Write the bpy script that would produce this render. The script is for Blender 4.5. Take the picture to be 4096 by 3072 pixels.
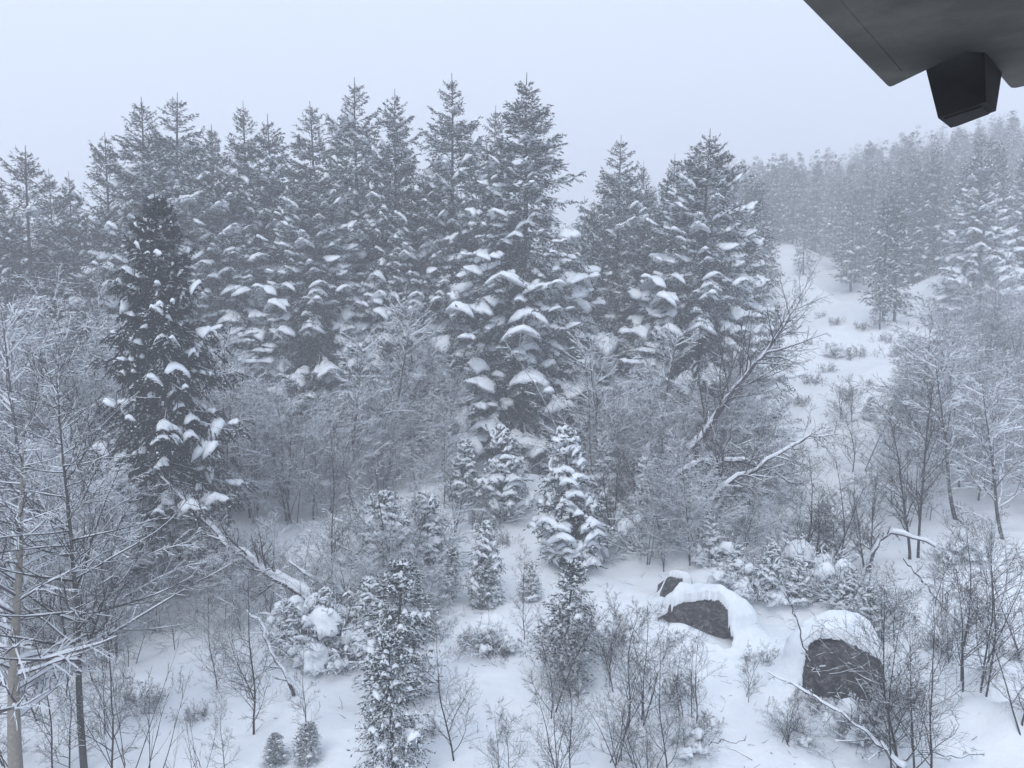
import bpy, math, random
import numpy as np
from math import radians as RAD
from mathutils import Vector

for _o in list(bpy.data.objects):
    bpy.data.objects.remove(_o)
scene = bpy.context.scene
COL = scene.collection

# ------------------------------------------------------------------ camera
CAM_Z = 9.5
PITCH = RAD(-5.0)
FPX = 788.0
cam_data = bpy.data.cameras.new('camera')
cam = bpy.data.objects.new('camera', cam_data)
COL.objects.link(cam)
cam.location = (0, 0, CAM_Z)
cam.rotation_euler = (RAD(90) + PITCH, 0, 0)
cam_data.sensor_width = 36.0
cam_data.lens = FPX / 1024 * 36.0
cam_data.clip_start = 0.05
cam_data.clip_end = 2000
scene.camera = cam
scene.render.resolution_x = 1024
scene.render.resolution_y = 768

# ------------------------------------------------------------------ world, sun, exposure
SUN_EL, SUN_AZ = RAD(48), RAD(200)
world = bpy.data.worlds.new('World')
scene.world = world
world.use_nodes = True
wn = world.node_tree
wn.nodes.clear()
wo = wn.nodes.new('ShaderNodeOutputWorld')
bg = wn.nodes.new('ShaderNodeBackground')
sky = wn.nodes.new('ShaderNodeTexSky')
sky.sky_type = 'NISHITA'
sky.sun_disc = False
sky.sun_elevation = SUN_EL
sky.sun_rotation = SUN_AZ
sky.dust_density = 3.0
mixw = wn.nodes.new('ShaderNodeMix')
mixw.data_type = 'RGBA'
mixw.inputs[0].default_value = 0.88                       # cloud cover over the clear sky
mixw.inputs[7].default_value = (6.65, 7.65, 9.4, 1)        # pale blue white overcast
wn.links.new(sky.outputs[0], mixw.inputs[6])
wn.links.new(mixw.outputs[2], bg.inputs[0])
bg.inputs[1].default_value = 0.1
wn.links.new(bg.outputs[0], wo.inputs[0])

sun_d = bpy.data.lights.new('sun', 'SUN')
sun_d.energy = 1.2
sun_d.angle = RAD(25)
sun_d.color = (1.0, 0.98, 0.95)
sun = bpy.data.objects.new('sun', sun_d)
COL.objects.link(sun)
sun.rotation_euler = (RAD(90) - SUN_EL, 0, RAD(180) - SUN_AZ)
scene.view_settings.view_transform = 'Standard'
scene.view_settings.look = 'None'
scene.view_settings.exposure = 0.62
scene.view_settings.gamma = 1.0
scene.view_settings.use_curve_mapping = False
try:
    scene.cycles.volume_bounces = 1
    scene.cycles.max_bounces = 6
except Exception:
    pass

# ------------------------------------------------------------------ pixel and terrain helpers
CP, SP = math.cos(PITCH), math.sin(PITCH)


def ray(u, v):
    x = (u - 512) / FPX
    y = (384 - v) / FPX
    return np.array([x, CP - y * SP, SP + y * CP])


def sstep(a, b, x):
    t = np.clip((np.asarray(x, float) - a) / (b - a), 0, 1)
    return t * t * (3 - 2 * t)


def _h(ix, iy, seed):
    n = (ix.astype(np.int64) * 374761393 + iy.astype(np.int64) * 668265263 + seed * 1442695041) & 0xffffffff
    n = ((n ^ (n >> 13)) * 1274126177) & 0xffffffff
    n = n ^ (n >> 16)
    return (n & 0xffff) / 65535.0


def vnoise(x, y, seed=0):
    x = np.asarray(x, float)
    y = np.asarray(y, float)
    ix, iy = np.floor(x), np.floor(y)
    fx, fy = x - ix, y - iy
    fx = fx * fx * (3 - 2 * fx)
    fy = fy * fy * (3 - 2 * fy)
    a = _h(ix, iy, seed); b = _h(ix + 1, iy, seed)
    c = _h(ix, iy + 1, seed); d = _h(ix + 1, iy + 1, seed)
    return (a * (1 - fx) + b * fx) * (1 - fy) + (c * (1 - fx) + d * fx) * fy - 0.5


PY = [-90, 8, 14, 22, 30, 42, 52, 90, 150, 250, 300, 420]
PZ = [0, 0, 0.1, 0.5, 1.1, 2.5, 4.8, 13.5, 27, 47, 52, 54]
_yy = np.linspace(-90, 420, 1021)
_zz = np.interp(_yy, PY, PZ)
_k = np.hanning(17); _k /= _k.sum()
_zz = np.convolve(np.pad(_zz, 8, mode='edge'), _k, mode='valid')


def g0(x, y):
    x = np.asarray(x, float); y = np.asarray(y, float)
    p = np.interp(y, _yy, _zz)
    s = 0.42 + 0.58 * sstep(0.02, 0.34, x / np.maximum(y, 5)) + 0.35 * sstep(0.38, 0.62, x / np.maximum(y, 5))
    z = np.where(y > 42, 2.5 + (p - 2.5) * s, p)
    far = sstep(40, 90, y)
    z = z + vnoise(x / 9, y / 9, 1) * (0.9 + 2.5 * far) + vnoise(x / 3.1, y / 3.1, 2) * (0.42 + 1.1 * far) \
        + vnoise(x / 1.15, y / 1.15, 3) * 0.16 + vnoise(x / 0.42, y / 0.42, 4) * 0.05
    return z


MOUNDS = []


def ground(x, y):
    z = g0(x, y)
    for mx, my, h, rx, ry, a in MOUNDS:
        dx = x - mx; dy = y - my
        c, s = math.cos(a), math.sin(a)
        ex = (dx * c + dy * s) / rx; ey = (-dx * s + dy * c) / ry
        z = z + h * np.exp(-(ex * ex + ey * ey))
    return z


def hit(u, v, f=None):
    """ground point seen at pixel (u, v)"""
    f = f or ground
    d = ray(u, v)
    t = np.concatenate([np.linspace(5, 60, 1400), np.linspace(60.1, 300, 1600)])
    z = CAM_Z + d[2] * t
    gz = f(d[0] * t, d[1] * t)
    k = np.argmax(z < gz)
    if not (z < gz).any():
        k = len(t) - 1
    return float(d[0] * t[k]), float(d[1] * t[k]), float(gz[k])


def at(u, y):
    """x of column u (near eye level) at depth y"""
    return (u - 512) / FPX * y / CP


def top_z(v, y):
    d = ray(512, v)
    return CAM_Z + d[2] / d[1] * y


for (u, v, h, rx, ry, a) in [
        (525, 500, 0.9, 3.2, 2.0, 0), (700, 575, 0.8, 2.3, 1.0, -0.55), (735, 603, 0.75, 1.7, 0.55, -0.62), (770, 622, 0.4, 1.0, 0.5, -0.4), (796, 662, 0.7, 0.7, 0.6, 0.4), (838, 618, 0.5, 1.4, 0.7, 0), (745, 600, 0.35, 1.6, 0.8, -0.5),
        (838, 640, 0.45, 1.2, 0.9, 0), (430, 600, 0.4, 1.0, 0.7, 0), (492, 628, 0.45, 0.7, 0.5, 0),
        (985, 700, 0.55, 0.9, 0.7, 0.3), (940, 735, 0.35, 0.9, 0.5, 0), (1010, 745, 0.45, 0.8, 0.6, 0),
        (620, 640, 0.25, 0.9, 0.5, 0), (330, 640, 0.5, 1.4, 0.9, 0), (690, 745, 0.3, 0.8, 0.5, 0),
        (760, 700, 0.2, 1.6, 0.6, 0.2), (850, 720, 0.3, 0.7, 0.5, 0), (230, 640, 0.25, 2.2, 1.2, 0),
        (955, 590, 0.5, 2.2, 1.2, 0.0), (806, 694, 0.55, 0.7, 0.5, 0.3), (682, 634, 0.30, 0.8, 0.4, -0.5), (975, 725, 0.5, 0.6, 0.5, 0), (1000, 700, 0.5, 0.6, 0.4, 0), (1020, 735, 0.5, 0.5, 0.4, 0), (950, 755, 0.4, 0.5, 0.35, 0), (915, 705, 0.3, 0.4, 0.3, 0), (880, 755, 0.3, 0.5, 0.3, 0), (860, 350, 1.6, 5, 4, 0), (900, 385, 1.2, 5, 3, 0),
        (545, 575, 0.3, 1.6, 1.0, 0), (300, 455, 0.6, 2.5, 2, 0)]:
    x_, y_, z_ = hit(u, v, g0)
    MOUNDS.append((x_, y_, h, rx, ry, a))


# ------------------------------------------------------------------ materials
def new_mat(name):
    m = bpy.data.materials.new(name)
    m.use_nodes = True
    nt = m.node_tree
    b = nt.nodes['Principled BSDF']
    return m, nt, b


def N(nt, t, **kw):
    n = nt.nodes.new(t)
    for k, v in kw.items():
        setattr(n, k, v)
    return n


def ramp(nt, fac, stops):
    r = N(nt, 'ShaderNodeValToRGB')
    e = r.color_ramp.elements
    e[0].position, e[0].color = stops[0][0], (*stops[0][1], 1)
    e[1].position, e[1].color = stops[-1][0], (*stops[-1][1], 1)
    for p, c in stops[1:-1]:
        q = e.new(p); q.color = (*c, 1)
    nt.links.new(fac, r.inputs[0])
    return r


def noise(nt, scale, detail=4, rough=0.6, coord='Object'):
    tc = N(nt, 'ShaderNodeTexCoord')
    n = N(nt, 'ShaderNodeTexNoise')
    n.inputs['Scale'].default_value = scale
    n.inputs['Detail'].default_value = detail
    n.inputs['Roughness'].default_value = rough
    nt.links.new(tc.outputs[coord], n.inputs['Vector'])
    return n


def bump(nt, b, h, strength, dist):
    bp = N(nt, 'ShaderNodeBump')
    bp.inputs['Strength'].default_value = strength
    bp.inputs['Distance'].default_value = dist
    nt.links.new(h, bp.inputs['Height'])
    nt.links.new(bp.outputs[0], b.inputs['Normal'])
    return bp


def mat_snow_ground():
    m, nt, b = new_mat('ground_snow')
    n1 = noise(nt, 0.9, 6, 0.6)
    r = ramp(nt, n1.outputs[0], [(0.3, (0.76, 0.80, 0.84)), (0.7, (0.86, 0.88, 0.90))])
    # fallen needles and twig litter: small specks
    v = noise(nt, 9.0, 3, 0.7)
    r2 = ramp(nt, v.outputs[0], [(0.72, (0, 0, 0)), (0.76, (1, 1, 1))])
    mx = N(nt, 'ShaderNodeMix', data_type='RGBA')
    nt.links.new(r2.outputs[0], mx.inputs[0])
    nt.links.new(r.outputs[0], mx.inputs[6])
    mx.inputs[7].default_value = (0.45, 0.44, 0.43, 1)
    nt.links.new(mx.outputs[2], b.inputs['Base Color'])
    n2 = noise(nt, 3.0, 8, 0.62)
    bump(nt, b, n2.outputs[0], 0.45, 0.12)
    b.inputs['Roughness'].default_value = 0.7
    b.inputs['Specular IOR Level'].default_value = 0.25
    return m


def mat_snow():
    m, nt, b = new_mat('powder_snow')
    n1 = noise(nt, 6, 4)
    r = ramp(nt, n1.outputs[0], [(0.3, (0.74, 0.79, 0.84)), (0.7, (0.86, 0.89, 0.91))])
    nt.links.new(r.outputs[0], b.inputs['Base Color'])
    n2 = noise(nt, 14.0, 4, 0.7)
    bump(nt, b, n2.outputs[0], 0.6, 0.05)
    b.inputs['Roughness'].default_value = 0.75
    b.inputs['Specular IOR Level'].default_value = 0.2
    return m


def mat_needles(name, a, c, e):
    m, nt, b = new_mat(name)
    g = N(nt, 'ShaderNodeNewGeometry')
    r = ramp(nt, g.outputs['Random Per Island'], [(0.0, a), (0.6, c), (1.0, e)])
    nt.links.new(r.outputs[0], b.inputs['Base Color'])
    b.inputs['Roughness'].default_value = 0.8
    b.inputs['Specular IOR Level'].default_value = 0.15
    return m


def mat_bark(name, a, c, frost=0.35, sc=9):
    """bark with wind-plastered snow on upward facing and one-sided areas"""
    m, nt, b = new_mat(name)
    n1 = noise(nt, sc, 6, 0.7)
    r = ramp(nt, n1.outputs[0], [(0.3, a), (0.7, c)])
    g = N(nt, 'ShaderNodeNewGeometry')
    sx = N(nt, 'ShaderNodeSeparateXYZ')
    nt.links.new(g.outputs['Normal'], sx.inputs[0])
    n2 = noise(nt, 5.0, 5, 0.7)
    ad = N(nt, 'ShaderNodeMath', operation='ADD')
    nt.links.new(sx.outputs[2], ad.inputs[0])
    nt.links.new(n2.outputs[0], ad.inputs[1])
    r2 = ramp(nt, ad.outputs[0], [(1.0 - frost, (0, 0, 0)), (1.12 - frost, (1, 1, 1))])
    mx = N(nt, 'ShaderNodeMix', data_type='RGBA')
    nt.links.new(r2.outputs[0], mx.inputs[0])
    nt.links.new(r.outputs[0], mx.inputs[6])
    mx.inputs[7].default_value = (0.72, 0.76, 0.82, 1)
    nt.links.new(mx.outputs[2], b.inputs['Base Color'])
    bump(nt, b, n1.outputs[0], 0.7, 0.02)
    b.inputs['Roughness'].default_value = 0.9
    b.inputs['Specular IOR Level'].default_value = 0.15
    return m


def mat_rock():
    m, nt, b = new_mat('granite')
    n1 = noise(nt, 2.2, 8, 0.72)
    n1.inputs['Scale'].default_value = 9
    r = ramp(nt, n1.outputs[0], [(0.35, (0.018, 0.017, 0.020)), (0.5, (0.055, 0.05, 0.052)), (0.66, (0.26, 0.24, 0.235))])
    n3 = noise(nt, 22, 6, 0.8)
    r3 = ramp(nt, n3.outputs[0], [(0.60, (0, 0, 0)), (0.70, (1, 1, 1))])
    g = N(nt, 'ShaderNodeNewGeometry')
    sx = N(nt, 'ShaderNodeSeparateXYZ')
    nt.links.new(g.outputs['Normal'], sx.inputs[0])
    r4 = ramp(nt, sx.outputs[2], [(0.25, (0, 0, 0)), (0.8, (1, 1, 1))])
    mu = N(nt, 'ShaderNodeMath', operation='MULTIPLY')
    nt.links.new(r3.outputs[0], mu.inputs[0]); nt.links.new(r4.outputs[0], mu.inputs[1])
    mx = N(nt, 'ShaderNodeMix', data_type='RGBA')
    nt.links.new(mu.outputs[0], mx.inputs[0])
    nt.links.new(r.outputs[0], mx.inputs[6])
    mx.inputs[7].default_value = (0.72, 0.76, 0.82, 1)
    nt.links.new(mx.outputs[2], b.inputs['Base Color'])
    n2 = noise(nt, 7, 8, 0.75)
    vo = N(nt, 'ShaderNodeTexVoronoi', feature='DISTANCE_TO_EDGE')
    vo.inputs['Scale'].default_value = 1.7
    wp = N(nt, 'ShaderNodeVectorMath', operation='ADD')
    tc2 = N(nt, 'ShaderNodeTexCoord'); nw = noise(nt, 3, 5, 0.7)
    nt.links.new(tc2.outputs['Object'], wp.inputs[0]); nt.links.new(nw.outputs[1], wp.inputs[1])
    nt.links.new(wp.outputs[0], vo.inputs['Vector'])
    rc = ramp(nt, vo.outputs[0], [(0.0, (0, 0, 0)), (0.05, (1, 1, 1))])
    mm = N(nt, 'ShaderNodeMath', operation='MULTIPLY')
    nt.links.new(rc.outputs[0], mm.inputs[0]); nt.links.new(n2.outputs[0], mm.inputs[1])
    bump(nt, b, mm.outputs[0], 1.0, 0.12)
    b.inputs['Roughness'].default_value = 0.85
    return m


def mat_concrete():
    m, nt, b = new_mat('weathered_concrete')
    n1 = noise(nt, 1.3, 7, 0.65)
    r = ramp(nt, n1.outputs[0], [(0.3, (0.026, 0.025, 0.021)), (0.5, (0.045, 0.043, 0.036)), (0.68, (0.095, 0.09, 0.075))])
    nt.links.new(r.outputs[0], b.inputs['Base Color'])
    n2 = noise(nt, 25, 6, 0.7)
    bump(nt, b, n2.outputs[0], 0.5, 0.01)
    b.inputs['Roughness'].default_value = 0.9
    return m


def mat_black():
    m, nt, b = new_mat('black_timber')
    n1 = noise(nt, 5, 5, 0.6)
    r = ramp(nt, n1.outputs[0], [(0.3, (0.005, 0.004, 0.004)), (0.75, (0.014, 0.011, 0.010))])
    nt.links.new(r.outputs[0], b.inputs['Base Color'])
    b.inputs['Roughness'].default_value = 0.8
    b.inputs['Specular IOR Level'].default_value = 0.2
    return m


M = dict(
    ground=mat_snow_ground(), snow=mat_snow(),
    needles=mat_needles('spruce_needles', (0.012, 0.019, 0.019), (0.026, 0.036, 0.032), (0.06, 0.062, 0.05)),
    dark=mat_needles('dark_needles', (0.006, 0.007, 0.009), (0.014, 0.016, 0.018), (0.035, 0.035, 0.035)),
    brown=mat_needles('brown_twigs', (0.035, 0.028, 0.024), (0.06, 0.05, 0.042), (0.11, 0.09, 0.07)),
    bark=mat_bark('grey_bark', (0.035, 0.032, 0.033), (0.10, 0.09, 0.088), 0.15),
    twig=mat_bark('dark_twig_bark', (0.018, 0.015, 0.016), (0.05, 0.042, 0.04), 0.0, 3),
    frost=mat_bark('frosted_twig_bark', (0.036, 0.025, 0.031), (0.095, 0.070, 0.084), 0.40, 3),
    beige=mat_bark('pale_bark', (0.17, 0.155, 0.13), (0.30, 0.275, 0.235), 0.12, 12),
    rock=mat_rock(), concrete=mat_concrete(), black=mat_black())


# ------------------------------------------------------------------ mesh helpers
def make_mesh(name, V, F, mat, smooth=False):
    V = np.asarray(V, np.float32).reshape(-1, 3)
    F = np.asarray(F, np.int32).reshape(-1, 3)
    me = bpy.data.meshes.new(name)
    me.vertices.add(len(V)); me.vertices.foreach_set('co', V.ravel())
    me.loops.add(len(F) * 3); me.loops.foreach_set('vertex_index', F.ravel())
    me.polygons.add(len(F))
    me.polygons.foreach_set('loop_start', np.arange(0, len(F) * 3, 3, dtype=np.int32))
    me.polygons.foreach_set('loop_total', np.full(len(F), 3, np.int32))
    me.polygons.foreach_set('use_smooth', np.full(len(F), smooth))
    me.update(calc_edges=True)
    me.materials.append(mat)
    return me


class Buf:
    def __init__(s):
        s.V = []; s.F = []; s.n = 0

    def add(s, V, F):
        V = np.asarray(V).reshape(-1, 3); F = np.asarray(F).reshape(-1, 3)
        s.V.append(V); s.F.append(F + s.n); s.n += len(V)

    def mesh(s, name, mat, smooth=False):
        return make_mesh(name, np.concatenate(s.V), np.concatenate(s.F), mat, smooth)


def nrm(a):
    return a / np.maximum(np.linalg.norm(a, axis=-1, keepdims=True), 1e-9)


def tubes(buf, P, R, k):
    """P (N,n,3) polylines, R (N,n) radii, k sides"""
    Nn, n, _ = P.shape
    T = np.empty_like(P)
    T[:, 1:-1] = P[:, 2:] - P[:, :-2]; T[:, 0] = P[:, 1] - P[:, 0]; T[:, -1] = P[:, -1] - P[:, -2]
    T = nrm(T)
    ref = np.where(np.abs(T[:, :1, 2:3]) > 0.85, np.array([1.0, 0, 0]), np.array([0, 0, 1.0]))
    A = nrm(np.cross(T, np.broadcast_to(ref, T.shape)))
    B = np.cross(T, A)
    ang = np.arange(k) * 2 * np.pi / k
    V = P[:, :, None] + R[:, :, None, None] * (A[:, :, None] * np.cos(ang)[:, None] + B[:, :, None] * np.sin(ang)[:, None])
    idx = np.arange(Nn * n * k).reshape(Nn, n, k)
    a = idx[:, :-1]; b = idx[:, 1:]
    a2 = np.roll(a, -1, 2); b2 = np.roll(b, -1, 2)
    F = np.concatenate([np.stack([a, a2, b2], -1).reshape(-1, 3), np.stack([a, b2, b], -1).reshape(-1, 3)])
    buf.add(V, F)


def grow(rng, S, D, L, n, wander, trop):
    """grow N polylines from S along D; trop bends them upwards (+) or down (-)"""
    Nn = len(S)
    P = np.empty((Nn, n, 3)); P[:, 0] = S
    D = nrm(D)
    st = (L / (n - 1))[:, None]
    for i in range(1, n):
        D = nrm(D + rng.normal(0, wander, (Nn, 3)) + np.array([0, 0, trop]))
        P[:, i] = P[:, i - 1] + D * st
    return P


def sample(P, t):
    """points and tangents at t (N,m) in 0..1 on P (N,n,3)"""
    n = P.shape[1]
    f = t * (n - 1)
    i = np.clip(f.astype(int), 0, n - 2)
    w = (f - i)[..., None]
    r = np.arange(P.shape[0])[:, None]
    a = P[r, i]; b = P[r, i + 1]
    return a * (1 - w) + b * w, nrm(b - a)


def kids(rng, P, R, L, m, t0, t1, ang, lr, rr):
    Nn = len(P)
    t = t0 + (t1 - t0) * (np.arange(m)[None] + rng.random((Nn, m))) / m
    S, T = sample(P, t)
    perp = nrm(np.cross(T, nrm(rng.normal(size=(Nn, m, 3)))))
    a = rng.normal(ang, 0.18, (Nn, m))[..., None]
    D = T * np.cos(a) + perp * np.sin(a)
    Lk = (L[:, None] * lr * (1.15 - 0.75 * t) * rng.uniform(0.6, 1.25, (Nn, m)))
    i = np.clip((t * (P.shape[1] - 1)).astype(int), 0, P.shape[1] - 1)
    Rk = np.minimum(R[np.arange(Nn)[:, None], i] * rr, 1)
    return S.reshape(-1, 3), D.reshape(-1, 3), Lk.ravel(), Rk.ravel()


def taper(r0, n, end=0.25):
    return r0[:, None] * np.linspace(1, end, n)[None]


def snow_on(rng, buf, P, R, amt, wmin=0.012, k=4, cover=0.7):
    """snow lying along branches: flattened ragged tubes set on top of the wood"""
    T = np.empty_like(P)
    T[:, 1:] = P[:, 1:] - P[:, :-1]; T[:, 0] = T[:, 1]
    T = nrm(T)
    flat = 1 - np.clip(np.abs(T[..., 2]) * 1.05, 0, 1) ** 2
    r = np.maximum(R * 1.05, wmin) * amt * flat * rng.uniform(0.5, 1.3, R.shape)
    r *= (rng.random(R.shape) < cover) * 0.85 + 0.15
    Q = P.copy()
    Q[..., 2] += R * 0.7 + r * 0.5
    tubes(buf, Q, r, k)


# ------------------------------------------------------------------ bare tree generator -> dict of part meshes
def bare_tree(seed, H, r0, stems=1, spread=0.15, b1=26, b2=8, b3=7, b4=0, a1=0.95, l1=0.42, t1=0.18, trop=0.03,
              wander=0.09, snow=1.0, mat='frost', lean=(0, 0), wmin=0.012, twig_r=0.006, trunk_mat=None, l2=0.42, curve=0.0,
              snow_twigs=True, trop1=None):
    rng = np.random.default_rng(seed)
    S = np.zeros((stems, 3))
    if stems > 1:
        S[:, :2] = rng.normal(0, 0.12 + 0.02 * stems, (stems, 2))
    S[:, 2] = -0.35
    D = np.zeros((stems, 3)); D[:, 2] = 1
    D[:, :2] = rng.normal(0, spread, (stems, 2)) + np.array(lean)
    L = H * rng.uniform(0.7, 1.0, stems) if stems > 1 else np.array([H * 1.02])
    n0 = 12
    P = np.empty((stems, n0, 3)); P[:, 0] = S
    d = nrm(D); cv = np.array([lean[0], lean[1], 0]) * curve
    for i in range(1, n0):
        d = nrm(d + rng.normal(0, wander * 0.45, (stems, 3)) + cv / n0)
        P[:, i] = P[:, i - 1] + d * (L / (n0 - 1))[:, None]
    R = taper(np.full(stems, r0) * rng.uniform(0.75, 1.0, stems), n0, 0.12)
    tb, bb, sb = Buf(), Buf(), Buf()
    tubes(tb, P, R, 8)
    if snow > 0:
        snow_on(rng, sb, P, R, snow * 0.9, wmin, 5)
    s, dd, l, r = kids(rng, P, R, L, b1, t1, 1.0, a1, l1, 0.5)
    r = np.maximum(r, twig_r * 1.6)
    P1 = grow(rng, s, dd, l, 7, wander, trop if trop1 is None else trop1)
    R1 = taper(r, 7, 0.3)
    tubes(bb, P1, R1, 4)
    if snow > 0:
        snow_on(rng, sb, P1, R1, snow, wmin)
    s, dd, l2_, r = kids(rng, P1, R1, l, b2, 0.15, 1.0, 0.75, l2, 0.6)
    r = np.maximum(r, twig_r * 1.2)
    P2 = grow(rng, s, dd, l2_, 5, wander * 1.3, trop)
    R2 = taper(r, 5, 0.45)
    tubes(bb, P2, R2, 3)
    if snow > 0:
        snow_on(rng, sb, P2, R2, snow, wmin * 0.8, 3)
    if b3:
        s, dd, l3, r = kids(rng, P2, R2, l2_, b3, 0.1, 1.0, 0.7, 0.5, 0.6)
        r = np.maximum(r, twig_r)
        l3 = np.maximum(l3, 0.08)
        P3 = grow(rng, s, dd, l3, 4, wander * 1.6, trop)
        R3 = taper(r, 4, 0.5)
        tubes(bb, P3, R3, 3)
        if snow > 0 and snow_twigs:
            q = rng.random(len(P3)) < 0.45
            snow_on(rng, sb, P3[q][:, ::1], R3[q], snow * 0.9, wmin * 0.7, 3)
        if b4:
            s, dd, l4, r = kids(rng, P3, R3, l3, b4, 0.1, 1.0, 0.7, 0.55, 0.7)
            P4 = grow(rng, s, dd, np.maximum(l4, 0.06), 3, wander * 1.6, trop)
            tubes(bb, P4, taper(np.maximum(r, twig_r * 0.8), 3, 0.5), 3)
    out = {'trunk': tb.mesh('trunk', M[trunk_mat or mat], True), 'branches': bb.mesh('branches', M[mat])}
    if sb.n:
        out['snow_cover'] = sb.mesh('snow_cover', M['snow'], True)
    out['_h'] = H
    return out


# ------------------------------------------------------------------ spruce generator
def spruce(seed, H, Rb, nb=230, cb=0.06, droop=0.35, pads=1.4, pad_size=1.0, fine=0.22, twigs=15, tufts=16,
           bare_top=0.22, mat='needles', tuft=0.13, power=0.85, dead=0, ragged=0.2, pad_top=0.8, brown=True, hang=0.35,
           lop=None):
    rng = np.random.default_rng(seed)
    u = np.sort(rng.random(nb) ** 0.9)
    t = cb + (0.968 - cb) * u
    nw = max(int(nb / 7), 6)                       # whorls: stack the branches in tiers
    t = 0.75 * t + 0.25 * (np.floor(t * nw) + 0.5) / nw
    h = t * H
    xr = np.clip((1 - t) / (1 - cb), 0.01, 1)
    prof = np.minimum(xr ** power, 1.32 * xr + 0.008)
    prof *= np.clip(0.65 + 1.6 * (t - cb), 0, 1)
    L = Rb * prof * rng.uniform(1 - ragged * 1.6, 1 + ragged, nb) + 0.02 + 0.13 * (1 - sstep(0.9, 1.0, t))
    az = np.arange(nb) * 2.39996 + rng.normal(0, 0.5, nb)
    if lop is not None:                             # one-sided wind-shaped crown
        L *= 1 + lop[1] * np.cos(az - lop[0])
    a = 0.50 * sstep(0.5, 0.88, t) + 0.35 * sstep(0.88, 1.0, t) - droop * 0.12 + rng.normal(0, 0.12, nb)
    b = droop * (1 - 0.8 * sstep(0.5, 0.95, t))
    s = np.linspace(0, 1, 8)[None]
    rad = L[:, None] * s * (1 - 0.10 * s * b[:, None])
    z = h[:, None] + L[:, None] * (a[:, None] * s - b[:, None] * s ** 2 + (0.5 * b[:, None] + 0.10) * s ** 4)
    wob = rng.normal(0, 0.05, (nb, 8)).cumsum(1) * L[:, None] * 0.25 * s
    ca, sa = np.cos(az)[:, None], np.sin(az)[:, None]
    P = np.stack([ca * rad - sa * wob, sa * rad + ca * wob, z], -1)
    tb, nbuf, sb, br = Buf(), Buf(), Buf(), Buf()
    tz = np.linspace(-0.4, H * 1.005, 14)
    TP = np.stack([0.04 * np.sin(tz * 0.7 + seed), 0.04 * np.cos(tz * 0.5), tz], -1)[None]
    TR = (0.011 * H * (1 - np.linspace(0, 1, 14)) ** 0.85 + 0.015)[None]
    tubes(tb, TP, TR, 8)
    tubes(tb, P, 0.009 + 0.006 * L[:, None] * (1 - s * 0.85), 3)
    if dead:                                        # dead lower limbs
        s0 = np.zeros((dead, 3)); s0[:, 2] = rng.uniform(0.02, cb + 0.25, dead) * H
        an = rng.random(dead) * 6.28
        dd = np.stack([np.cos(an), np.sin(an), rng.normal(-0.1, 0.2, dead)], -1)
        PD = grow(rng, s0, dd, rng.uniform(0.4, 1.0, dead) * Rb * 0.8, 6, 0.12, -0.02)
        RD = taper(np.full(dead, 0.02), 6, 0.3)
        tubes(tb, PD, RD, 4)
        snow_on(rng, sb, PD, RD, 1.0, 0.018)
    # side twigs
    m = twigs
    ts = 0.10 + 0.90 * (np.arange(m)[None] + rng.random((nb, m))) / m
    S, T = sample(P, ts)
    side = np.where(rng.random((nb, m)) < 0.5, -1.0, 1.0)[..., None]
    lat = np.stack([-sa * np.ones_like(ts), ca * np.ones_like(ts), np.zeros_like(ts)], -1) * side
    D = T * 0.75 + lat * rng.uniform(0.35, 1.0, (nb, m))[..., None]
    D[..., 2] -= hang * rng.uniform(0.3, 1.5, (nb, m)) * (1 - sstep(0.6, 0.95, t))[:, None]
    l = (L[:, None] * 0.42 * (1.1 - 0.8 * ts) + 0.04 + 0.12 * (1 - sstep(0.8, 1.0, t))[:, None]) * rng.uniform(0.7, 1.25, (nb, m))
    P2 = grow(rng, S.reshape(-1, 3), D.reshape(-1, 3), l.ravel(), 4, 0.08, -0.10)
    # needle tufts
    K = tufts
    N2 = len(P2)
    tt = (np.arange(K)[None] + rng.random((N2, K))) / K
    C, TT = sample(P2, tt)
    rd = rng.normal(size=C.shape)
    dirn = nrm(TT + rd * 0.55 + np.array([0, 0, -0.12]))
    ln = tuft * rng.uniform(0.6, 1.4, (N2, K))[..., None]
    wv = nrm(np.cross(dirn, nrm(rng.normal(size=C.shape)))) * (ln * 0.21)
    hrel = np.broadcast_to((t[:, None, None] + 0 * tt.reshape(nb, m, K)), (nb, m, K)).reshape(N2, K)
    keep = rng.random((N2, K)) > 0.66 * sstep(1 - bare_top * 1.1, 1.0 - bare_top * 0.4, hrel)
    lk = np.broadcast_to(np.clip(L / 1.1, 0.22, 1)[:, None, None], (nb, m, K)).reshape(N2, K)
    keep &= rng.random((N2, K)) < lk
    isbrown = brown & (rng.random((N2, K)) < 0.95 * sstep(1 - bare_top * 1.3, 1.0, hrel) + 0.05)
    issnow = (rng.random((N2, K)) < fine * lk * (1 - sstep(1 - bare_top, 1 - bare_top * 0.5, hrel)) * 1.0)

    def tri(buf, mask, c, dv, w, up=0.0):
        c = c[mask]; dv = dv[mask]; w = w[mask]
        c = c + np.array([0, 0, up])
        Vt = np.stack([c - w, c + w, c + dv], 1)
        buf.add(Vt, np.arange(len(c) * 3).reshape(-1, 3))
    tri(nbuf, keep & ~isbrown & ~issnow, C, dirn * ln, wv)
    if brown and (keep & isbrown).any():
        tri(br, keep & isbrown & ~issnow, C, dirn * ln, wv * 0.7)
    flatd = dirn.copy(); flatd[..., 2] *= 0.35
    wf = nrm(np.cross(flatd, np.array([0, 0, 1.0]) + 0.3 * rd)) * (ln * 0.30)
    tri(sb, keep & issnow, C, flatd * ln * 1.15, wf, 0.035)
    # snow pads along the branches: small ones everywhere, big draped ones on the outer fans
    npad = int(nb * pads * 1.8)
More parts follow.
